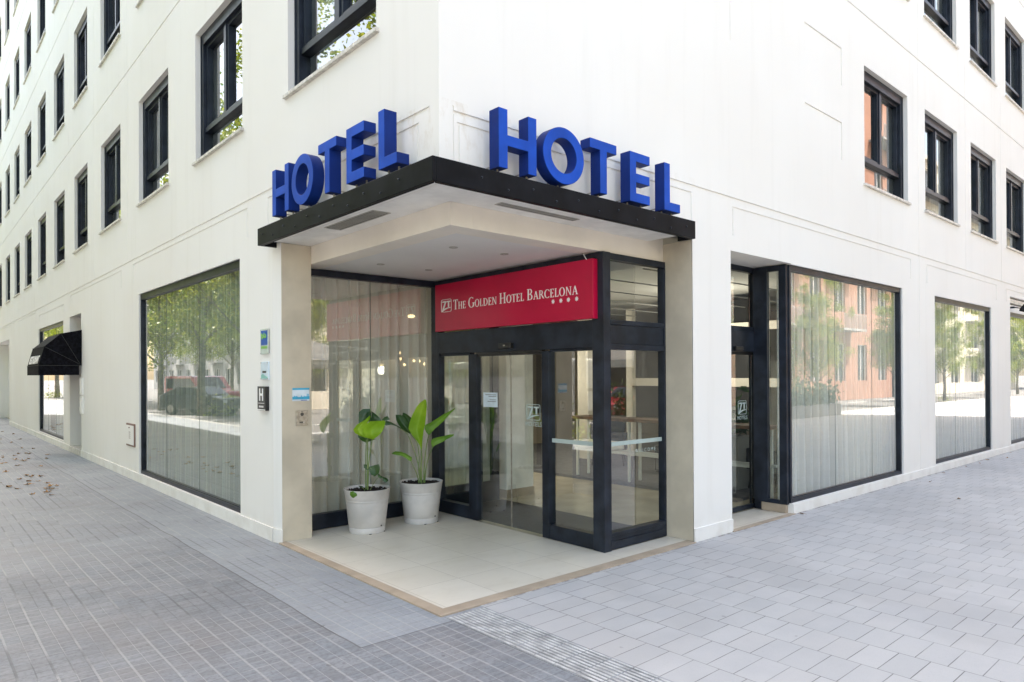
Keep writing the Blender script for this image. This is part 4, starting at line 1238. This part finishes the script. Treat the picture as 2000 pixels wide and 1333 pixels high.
# fallen leaves, each a thing
def leaf_mesh(seed):
    r = random.Random(seed); m = MB(); n = 11; pts = []
    for i in range(n):
        a = 2 * math.pi * i / n; rr = .055 * (1.0 if i % 2 == 0 else .5) * r.uniform(.75, 1.15)
        pts.append((rr * math.cos(a), rr * math.sin(a) * .8, .008 + .028 * r.random() * (rr / .05)))
    vs = [(0, 0, .006)] + pts
    m.add(vs, [(0, 1 + i, 1 + (i + 1) % n) for i in range(n)])
    m.tube([(0, 0, .006), (.03, .02, .014), (.07, .03, .006)], .0016, 4)
    return m
lm = [leaf_mesh(s).build("fallen_leaf", M['leaf_dry'], None, recalc=False) for s in range(4)]
spots = [(-1.34, 11.09), (-1.46, 9.76), (-1.28, 10.12), (-1.2, 9.74), (-1.23, 9.25), (-1.12, 9.3), (-1.55, 8.56), (-1.65, 9.37), (-1.34, 8.3), (-1.41, 13.68), (-1.37, 14.87), (-1.5, 10.6)]
rnd = random.Random(11)
for i in range(46):
    y = rnd.uniform(12.5, 27); spots.append((-.25 - rnd.random() ** .8 * (1.1 if y > 15 else 1.4) - (27 - y) * .02, y))
for i in range(10): spots.append((-1.1 - rnd.random() * .8, rnd.uniform(8.3, 12.5)))
for p in [(12.17, -.12), (10.89, -.12), (15.47, -.1), (5.56, -.09), (9.6, -.3), (12.9, -.16), (13.6, -.12), (8.2, -1.1), (14.3, -.3)]: spots.append(p)
for i, (x, y) in enumerate(spots):
    o = lm[i] if i < 4 else lm[i % 4].copy()
    if i >= 4: COL.objects.link(o)
    o.location = (x, y, .001 if x < .36 else .006); o.rotation_euler = (0, 0, rnd.random() * 6.28)
    s = rnd.uniform(.75, 1.35) * (1.0 if x < 0 else .6); o.scale = (s, s, s * rnd.uniform(.7, 1.3))
    right = x > 0
    tag(o, "dry brown leaf lying near the foot of the right front" if right else "dry brown plane leaf lying on the grey tiled pavement", "leaf",
        "dry leaves along the right front" if right else "dry leaves on the tiled pavement")

# ================================================================== LOBBY
t = empty("lobby_interior", (6, 4, 0)); tag(t, "beige lobby walls and pillars seen behind the entrance glass", "interior")
m = MB(); m.box(-3.6 + .0, 8.0, 5.0, 5.15, 0, 3.3); m.box(8.0, 8.15, -3.6, 5.15, 0, 3.3); m.build("wall", M['int_wall'], t)
m = MB(); m.box(-1.0, 3.9, 4.9, 4.99, .8, 2.6); m.box(7.9, 7.99, -1.6, 2.4, 1.0, 2.5); m.build("opening_shade", M['int_dark'], t)  # dark boxes on the walls, shade of openings put into their colour
m = MB(); m.box(3.545 - 6, 4.08 - 6, 3.325 - 4, 3.9 - 4, .0, 3.3); pl = m.build("pillar", M['soffit'], t, bevel=.005)
m = MB(); m.box(3.535 - 6, 4.09 - 6, 3.315 - 4, 3.91 - 4, .0, .13); m.build("pillar_base", M['border'], pl)
m = MB(); m.box(5.3, 5.65, -1.0, -.65, 0, 3.3); m.box(1.6, 1.9, 1.4, 1.7, 0, 3.3); m.build("pillar", M['cream'], t)
m = MB(); m.box(-.8, -.74, 1.6, 4.0, 1.8, 3.3); m.box(-3.6, -1.6, 1.0, 1.1, .0, 3.3); m.build("wood_panel", M['wood'], t)
# suspended slatted ceiling lines
m = MB()
for i in range(10): m.box(-2.5, 7.9, -3.2 + i * .85, -3.185 + i * .85, 3.035, 3.05)
m.build("ceiling_slats", M['bld_grey'], t)
m = MB(); m.box(2.6, 2.72, -3.0, 1.2, 1.56, 1.72); m.box(2.6, 2.72, -3.0, 1.2, 2.6, 2.75)
for y in (-3.0, -2.0, -.95, .1, 1.05): m.box(2.599, 2.72, y, y + .16, .06, 3.2)
m.build("lattice", M['cream'], t)
m = MB(); m.box(2.75, 2.8, -1.9, 1.2, .9, 3.2); m.build("dark_screen", M['black'], t)
# console table with white legs
t = empty("console_table", (5.97, 2.4, .05)); tag(t, "long console table with brown top and white legs in the lobby", "table")
m = MB(); m.box(-.2, .2, -1.9, 1.75, .98, 1.03); m.build("table_top", M['wood'], t, bevel=.004)
m = MB(); m.box(-.17, -.13, -1.88, 1.70, .44, .475); m.box(.10, .14, -1.88, 1.70, .44, .475); m.build("lower_rail", M['metal_white'], t)
for y in (1.64, .5, -.62, -1.8):
    for x in (-.15, .13):
        m = MB(); m.box(x - .018, x + .018, y - .02, y + .02, 0, .979); m.build("leg", M['metal_white'], t)
for i, y in enumerate((3.98, 3.42)):
    m = MB(); m.box(5.8, 6.14, y - .16, y + .16, .53, .66)
    tag(m.build("storage_box", M['white'], None, bevel=.02), ("white storage box at the left end of the console shelf", "second white storage box along the console shelf")[i], "box", "white boxes on the console shelf")
def armchair(loc, rz, label, mat):
    t = empty("armchair", loc, rz); tag(t, label, "armchair", "lobby armchairs")
    m = MB(); m.box(-.3, .3, -.28, .28, .30, .44); m.build("seat", mat, t, bevel=.04)
    m = MB(); m.prism([(-.30, .42), (.30, .42), (.34, .80), (.22, .92), (-.22, .92), (-.34, .80)], lambda a, b, d: (a, d + (b - .4) * .15, b), .24, .32); m.build("backrest", mat, t, bevel=.02)
    for s in (-1, 1):
        m = MB(); m.box(s * .30, s * .36, -.26, .28, .30, .62); m.build("armrest", mat, t, bevel=.02)
        for q in (-1, 1):
            m = MB(); m.tube([(s * .26, q * .22, .30), (s * .30, q * .26, 0)], [.018, .011], 8); m.build("leg", M['black'], t)
dk = pmat("slate_upholstery", (.05, .055, .065), .8)
gr = pmat("brown_upholstery", (.15, .09, .06), .8)
armchair((7.3, 4.6, .05), 2.2, "dark armchair behind the console in the lobby", dk)
armchair((7.6, 2.0, .05), 1.2, "brown armchair near the lobby's right side", gr)
armchair((6.9, .95, .05), 2.9, "grey armchair behind the side door glass", dk)
t = empty("round_table", (7.2, 3.1, .05)); tag(t, "low round metal table among the lobby armchairs", "table")
m = MB(); m.lathe([(0, .46), (.27, .46), (.27, .48), (0, .48)], n=24); m.build("table_top", M['black'], t)
m = MB(); m.tube([(0.25 * math.cos(a * .524), .25 * math.sin(a * .524), .03) for a in range(13)], .008, 6); m.build("base_ring", M['black'], t)
for a in range(3):
    m = MB(); m.tube([(.25 * math.cos(a * 2.09), .25 * math.sin(a * 2.09), .03), (.25 * math.cos(a * 2.09), .25 * math.sin(a * 2.09), .46)], .008, 6); m.build("leg", M['black'], t)
t = empty("white_planter", (6.6, 1.5, .05)); tag(t, "tall pale planter standing behind the side door", "planter")
m = MB(); m.box(-.22, .22, -.22, .22, 0, .8); m.build("box", M['bld_grey'], t, bevel=.01)
m = MB(); rnd = random.Random(9)
for i in range(160):
    c = Vector((rnd.gauss(0, .16), rnd.gauss(0, .16), .85 + abs(rnd.gauss(0, .25)))); d = Vector((rnd.gauss(0, 1), rnd.gauss(0, 1), rnd.gauss(.4, .6))).normalized() * .12; n = d.cross(Vector((rnd.gauss(0, 1), rnd.gauss(0, 1), .3))).normalized() * .035
    m.add([c - d, c + n, c + d, c - n], [(0, 1, 2, 3)])
m.build("foliage", M['leaf_dark'], t, recalc=False)

# lit lamps, and point lights added to brighten the lobby
def ring_lamp(c, r, rx, ry, label):
    t = empty("ring_lamp", c); tag(t, label, "lamp", "thin glowing hoop lamps behind the curtain")
    m = MB(); R = Matrix.Rotation(rx, 3, 'X') @ Matrix.Rotation(ry, 3, 'Y')
    pts = [R @ Vector((r * math.cos(a * math.pi / 24), r * math.sin(a * math.pi / 24), 0)) for a in range(49)]
    m.tube(pts, .0042, 6, caps=False); m.build("hoop", M['ring'], t, smooth=True)
    m = MB(); m.tube([(0, 0, 3.04 - c[2]), tuple(pts[12])], .002, 4); m.tube([(0, 0, 3.04 - c[2]), tuple(pts[36])], .002, 4); m.build("cable", M['black'], t)
ring_lamp((1.2, 4.35, 2.19), .62, rad(8), rad(-8), "upper tilted hoop lamp glowing behind the porch curtain")
ring_lamp((1.30, 4.50, 2.08), .80, rad(-6), rad(4), "lower flatter hoop lamp glowing behind the porch curtain")
t = empty("bulb_chandelier", (2.93, 4.9, 2.3)); tag(t, "cluster of small warm bulbs hanging behind the porch curtain", "lamp")
m = MB(); m.tube([(0, 0, .74), (0, 0, .0)], .008, 6)
bl = [(-.2, 0, -.15), (-.12, .1, -.24), (.0, -.1, -.27), (-.08, .05, -.33), (.2, .05, -.27), (.21, -.08, -.32)]
for b_ in bl: m.tube([(0, 0, 0), (b_[0], b_[1], b_[2] + .04)], .004, 5)
m.build("arms", M['black'], t)
for b_ in bl:
    m = MB(); m.sphere(b_, .022, 8); m.build("bulb", M['lamp'], t, smooth=True)
for i, (x, y, z, lab) in enumerate(((2.75, 4.6, 2.70, "small bright ceiling lamp near the porch curtain gap"), (1.0, 4.4, 2.75, "small bright ceiling lamp behind the left porch curtain"),
                                  (6.9, 6.6, 2.1, "round glowing pendant lamp deep in the lobby"), (4.6, 5.4, 1.75, "low warm pendant lamp seen through the right fixed door pane"))):
    t = empty("pendant_lamp", (x, y, z)); tag(t, lab, "lamp")
    m = MB(); m.tube([(0, 0, 3.05 - z), (0, 0, .04)], .003, 5); m.build("cord", M['black'], t)
    m = MB(); m.sphere((0, 0, 0), .06, 10, sz=.45 if i < 2 else .7); m.build("shade", M['lamp'], t, smooth=True)
def lobby_light(x, y, z, p):
    d = bpy.data.lights.new("lobby_light", 'POINT'); d.energy = p; d.color = (1, .90, .74); d.shadow_soft_size = .12
    o = bpy.data.objects.new("lobby_light", d); COL.objects.link(o); o.location = (x, y, z)
lobby_light(6.9, 6.6, 1.95, 12); lobby_light(4.6, 5.4, 1.6, 11); lobby_light(2.9, 4.75, 2.0, .8); lobby_light(7.6, 2.6, 2.4, 11)  # the last one has no fixture, added as fill for the lobby
t = empty("exit_sign", (5.2, 3.0, 2.55)); tag(t, "narrow green lit sign high inside the lobby", "sign")
m = MB(); m.box(-.02, .02, -.3, .3, 0, .08); m.build("panel", M['green_exit'], t)
m = MB(); m.box(-.005, .005, -.005, .005, .08, .5); m.build("hanger", M['black'], t)

# ================================================================== THE STREET AROUND (seen in the glass)
def far_building(name, loc, rz, w, dpt, h, mat, label, floors, cols, balc):
    t = empty(name, loc, rz); tag(t, label, "building")
    rects = []; fh = h / floors; cw = w / cols
    for f in range(floors):
        for c in range(cols):
            u = c * cw + cw * .28; rects.append((u, u + cw * .44, f * fh + fh * .28, f * fh + fh * .82, None, .25))
    fm = heightfield(lambda u, z, d: (u, d, z), 0, w, 0, h, rects); fm.build("wall", mat, t, recalc=False)
    m = MB(); m.box(0, w, .26, dpt, 0, h - .01); m.build("inner_block", M['bld_glass'], t)
    m = MB(); m.box(-.2, w + .2, -.25, dpt, h, h + .35); m.build("roof", mat, t)
    p = None; b0 = None
    for f in range(floors):
        for c in range(cols):
            u = c * cw + cw * .28
            if p is None:
                m = MB(); ww = cw * .44; hh = fh * .54
                m.box(0, .06, .12, .2, 0, hh); m.box(ww - .06, ww, .12, .2, 0, hh); m.box(ww / 2 - .03, ww / 2 + .03, .12, .2, 0, hh); m.box(.06, ww - .06, .12, .2, hh - .06, hh)
                p = m.build("window", M['white'], t); o = p
            else:
                o = p.copy(); COL.objects.link(o); o.parent = t
            o.location = (u, 0, f * fh + fh * .28)
            if balc and f > 0 and c % 2 == 0:
                if b0 is None:
                    m = MB(); ww = cw * 1.0; m.box(0, ww, -1.1, -.01, -.15, 0); m.box(0, ww, -1.1, -1.07, .95, 1.0)
                    for i in range(int(ww / .12)): m.box(i * .12, i * .12 + .02, -1.09, -1.07, 0, .95)
                    b0 = m.build("balcony", M['bld_grey'], t); o = b0
                else:
                    o = b0.copy(); COL.objects.link(o); o.parent = t
                o.location = (c * cw, 0, f * fh + .1)
# across the right street (facing +y towards the hotel): rotate 180
far_building("apartment_building", (57, -17, -.15), math.pi, 27, 12, 25, M['bld_pink'], "red brown apartment block with balconies across the plaza, reflected in the right windows", 5, 7, True)
far_building("apartment_building", (95, -17, -.15), math.pi, 37.5, 12, 21, M['bld_cream'], "cream apartment block beyond the red brown block, reflected in the right windows", 6, 6, True)
far_building("apartment_building", (29.5, -27, -.15), math.pi, 36, 12, 15, M['bld_cream'], "low cream block across the plaza behind the photographer", 4, 6, True)
# across the left street (facing +x)
far_building("apartment_building", (-27, -6, -.15), rad(90), 22, 12, 14, M['bld_cream'], "cream block across the left street behind the photographer", 4, 7, False)
far_building("office_building", (-27, 17, -.15), rad(90), 24, 12, 16, M['bld_grey'], "grey concrete office block across the left street, reflected in the left window", 5, 8, False)
far_building("apartment_building", (-27, 42, -.15), rad(90), 34, 12, 20, M['bld_cream'], "tall pale block far up the left street", 6, 7, True)

far_building("apartment_building", (-27, 77, -.15), rad(90), 40, 12, 18, M['bld_grey'], "grey apartment block at the far end of the left street", 5, 10, True)
far_building("apartment_building", (96, 24, -.15), rad(-90), 40, 12, 18, M['bld_cream'], "cream block closing the plaza road far to the right", 5, 9, False)

def tree_mesh(seed, H, R, zc, n):
    r = random.Random(seed); m = MB()
    m.mi = 0
    trunk = [(0, 0, -.15), (.05, .02, 1.5), (.02, -.05, 3.0), (.1, .05, zc - .8)]
    m.tube(trunk, [.22, .17, .14, .11], 10)
    tips = []
    for i in range(9):
        a = i * 2.4; z0 = 2.6 + i * .3; l = R * r.uniform(.55, .85)
        p0 = Vector((.05, 0, z0)); p1 = p0 + Vector((math.cos(a) * l * .5, math.sin(a) * l * .5, l * .5)); p2 = p1 + Vector((math.cos(a + .3) * l * .45, math.sin(a + .3) * l * .45, l * .55))
        m.tube([p0, p1, p2], [.07, .045, .02], 6); tips += [p1, p2]
    T = m; L = MB()
    cl = [(Vector((r.gauss(0, R * .42), r.gauss(0, R * .42), zc + r.gauss(0, H * .26))), r.uniform(.45, 1.05)) for _ in range(85)] + [(p, .8) for p in tips]
    for i in range(n):
        c, s = r.choice(cl); p = c + Vector((r.gauss(0, s * .5), r.gauss(0, s * .5), r.gauss(0, s * .42)))
        rr = math.hypot(p.x, p.y)
        if rr > R + .5: p = Vector((p.x * (R + .3) / rr, p.y * (R + .3) / rr, p.z))
        a = Vector((r.gauss(0, 1), r.gauss(0, 1), r.gauss(0, .5))).normalized(); b = a.cross(Vector((r.gauss(0, 1), r.gauss(0, 1), r.gauss(0, 1)))).normalized()
        q = r.uniform(.055, .095)
        L.add([p - a * q, p + b * q * .7, p + a * q, p - b * q * .7], [(0, 1, 2, 3)])
    return T, L
protos = []
for s, (H, R, zc) in enumerate(((11.5, 3.3, 9.4), (12.2, 3.1, 9.8), (10.5, 3.5, 8.8))):
    T, L = tree_mesh(s + 20, H, R, zc, 24000)
    t = empty("plane_tree", (0, 0, 0)); T.build("trunk", M['bark'], t, smooth=True); L.build("crown", M['foliage'], t, recalc=False)
    protos.append(t)
tp = [(-8.0, 3.0 + 7.2 * i) for i in range(11)] + [(-22.5, 6 + 9 * i) for i in range(9)] + [(2.5 + 9.5 * i, -10.9 - .3 * (i % 2)) for i in range(8)] + [(12, -21.5), (21, -21.5)]
used = [False] * 3
for i, (x, y) in enumerate(tp):
    k = i % 3
    t = protos[k] if not used[k] else copy_tree(protos[k]); used[k] = True
    t.location = (x, y, 0); t.rotation_euler = (0, 0, i * 1.3); s = (1 + .08 * math.sin(i * 2.1)) * (.50 if x > 0 else 1); t.scale = (s, s, s)
    side = ("on the left street kerb" if x > -10 and x < -5 else "across the left street" if x < -10 else "on the plaza's kerb" if y > -15 else "across the plaza road")
    tag(t, "leafy plane tree " + side + ", seen only as a reflection in the glass", "tree", "plane trees " + side)

def car(kind, loc, rz, mat, label):
    t = empty("parked_car" if kind != 'van' else "parked_van", loc, rz); tag(t, label, "van" if kind == 'van' else "car")
    if kind == 'van': L, W = 5.0, 1.95; side = [(0, .35), (0, 1.0), (.12, 1.15), (.95, 1.25), (1.75, 1.95), (1.95, 2.0), (4.9, 2.0), (5.0, 1.8), (5.0, .35)]; win = [(1.15, 1.28), (1.85, 1.85), (4.7, 1.85), (4.75, 1.28)]
    elif kind == 'box': L, W = 6.2, 2.1; side = [(0, .4), (0, 1.2), (.9, 1.45), (1.6, 2.4), (1.9, 2.65), (6.1, 2.65), (6.2, 2.5), (6.2, .4)]; win = [(1.1, 1.5), (1.7, 2.2), (2.6, 2.2), (2.6, 1.5)]
    else: L, W = 4.0, 1.75; side = [(0, .3), (0, .75), (.15, .88), (1.0, 1.0), (1.65, 1.43), (2.8, 1.47), (3.6, 1.15), (3.98, 1.0), (4.0, .3)]; win = [(1.2, 1.0), (1.7, 1.37), (2.75, 1.40), (3.45, 1.05)]
    F = lambda a, b, d: (a - L / 2, d, b)
    m = MB(); m.prism(side, F, -W / 2, W / 2); m.build("body", mat, t, bevel=.07)
    for s in (-1, 1):
        m = MB(); m.prism(win, F, s * (W / 2 + .001), s * (W / 2 + .012)); m.build("side_glass", M['car_glass'], t)
    z0, z1 = (1.0, 1.35) if kind == 'car' else (1.25, 1.8)
    m = MB(); xr = L / 2
    if kind == 'car': m.add([(xr - .38, -.6, 1.17), (xr - .38, .6, 1.17), (xr - 1.1, .55, 1.455), (xr - 1.1, -.55, 1.455)], [(0, 1, 2, 3)])
    else: m.add([(xr + .01, -.7, 1.25), (xr + .01, .7, 1.25), (xr - .07, .65, 1.75), (xr - .07, -.65, 1.75)], [(0, 1, 2, 3)])
    m.build("rear_glass", M['car_glass'], t, solid=.01)
    m = MB(); xa, xb, za, zb2 = ((1.02, 1.6, 1.02, 1.40) if kind == 'car' else (1.0, 1.7, 1.3, 1.9))
    m.add([(xa - L / 2 - .01, -.65, za + .02), (xa - L / 2 - .01, .65, za + .02), (xb - L / 2 - .01, .6, zb2 + .02), (xb - L / 2 - .01, -.6, zb2 + .02)], [(0, 1, 2, 3)]); m.build("windscreen", M['car_glass'], t, solid=.01)
    for s in (-1, 1):
        m = MB(); m.box(L / 2 - .05, L / 2 + .02, s * (W / 2 - .28), s * (W / 2 - .06), .75, .92); m.build("tail_lamp", M['lamp_red'], t)
        m = MB(); m.box(-L / 2 - .02, -L / 2 + .05, s * (W / 2 - .35), s * (W / 2 - .1), .62, .78); m.build("headlight", M['white'], t)
        for xx in (L * .2 - L / 2, L * .8 - L / 2):
            m = MB(); m.lathe([(0, 0), (.31, 0), (.33, .03), (.33, .19), (.31, .22), (0, .22)], n=24)
            m.v = [(xx + a, s * (W / 2 - .2) + (c if s > 0 else -c), .33 + b) for a, b, c in m.v]
            wh = m.build("wheel", M['tyre'], t)
            m = MB(); m.lathe([(0, 0), (.19, 0), (.2, -.02)], n=16); m.v = [(xx + a, s * (W / 2 - .2) + s * .225, .33 + b) for a, b, c in m.v]; m.build("rim", M['steel'], wh)
car('van', (-9.6, 37.0, -.16), rad(80), M['car_red'], "red passenger van on the left street, reflected in the big left window")
car('car', (-8.4, 33.0, -.16), rad(60), M['car_black'], "small black hatchback on the left street, reflected in the big left window")
car('box', (-13, 26.3, -.16), rad(-92), M['car_blue'], "tall blue delivery van across the left street, reflected in the left door pane")
car('box', (-14.6, 18.6, -.16), rad(-86), M['car_white'], "tall white van across the left street, reflected in the sliding doors")
car('car', (-11.0, 44.0, -.16), rad(85), M['car_white'], "white car far up the left street, reflected in the left window")
car('car', (12, -13.2, -.16), rad(0), M['car_black'], "dark car parked along the plaza kerb, reflected in the porch side glass")
car('car', (20, -13.2, -.16), rad(0), M['car_red'], "red car parked along the plaza kerb, reflected in the right windows")

# planters with shrubs on the plaza, two parasols
def shrub(loc, w, label, seed):
    t = empty("planter_box", loc); tag(t, label, "planter", "shrub planters on the plaza")
    m = MB(); m.box(-w / 2, w / 2, -.35, .35, 0, .5); m.build("box", M['bld_grey'], t, bevel=.02)
    r = random.Random(seed); m = MB()
    for i in range(2600):
        p = Vector((r.uniform(-w / 2, w / 2), r.gauss(0, .22), .5 + abs(r.gauss(.1, .42))))
        a = Vector((r.gauss(0, .6), r.gauss(0, .6), r.gauss(.5, .8))).normalized(); b = a.cross(Vector((r.gauss(0, 1), r.gauss(0, 1), r.gauss(0, 1)))).normalized(); q = r.uniform(.04, .09)
        m.add([p - a * q, p + b * q * .6, p + a * q, p - b * q * .6], [(0, 1, 2, 3)])
    m.build("shrub", M['hedge'], t, recalc=False)
shrub((9, -8.9, .004), 3.0, "long grey planter of shrubs nearest the corner, by the plaza kerb", 1)
shrub((16, -8.9, .004), 4.5, "middle planter of shrubs by the plaza kerb", 2)
shrub((25, -8.9, .004), 5, "farthest planter of shrubs by the plaza kerb", 3)
shrub((2.5, -8.9, .004), 2.2, "short planter of shrubs by the guiding strip", 4)
def parasol(loc, label):
    t = empty("parasol", loc); tag(t, label, "parasol", "cream parasols on the plaza")
    m = MB(); m.tube([(0, 0, 0), (0, 0, 2.75)], .03, 8); m.lathe([(0, .0), (.3, 0), (.3, .06), (0, .07)], n=20); m.build("pole", M['metal_white'], t)
    m = MB(); s = 1.5; v = [(0, 0, 2.8), (-s, -s, 2.2), (s, -s, 2.2), (s, s, 2.2), (-s, s, 2.2), (-s, -s, 2.0), (s, -s, 2.0), (s, s, 2.0), (-s, s, 2.0)]
    m.add(v, [(0, 1, 2), (0, 2, 3), (0, 3, 4), (0, 4, 1), (1, 5, 6, 2), (2, 6, 7, 3), (3, 7, 8, 4), (4, 8, 5, 1)]); m.build("canopy", M['canvas'], t, solid=.01)
parasol((5.2, -6.9, .004), "cream parasol on the plaza nearer the corner, reflected in the porch window")
parasol((13.0, -7.2, .004), "cream parasol farther along the plaza")
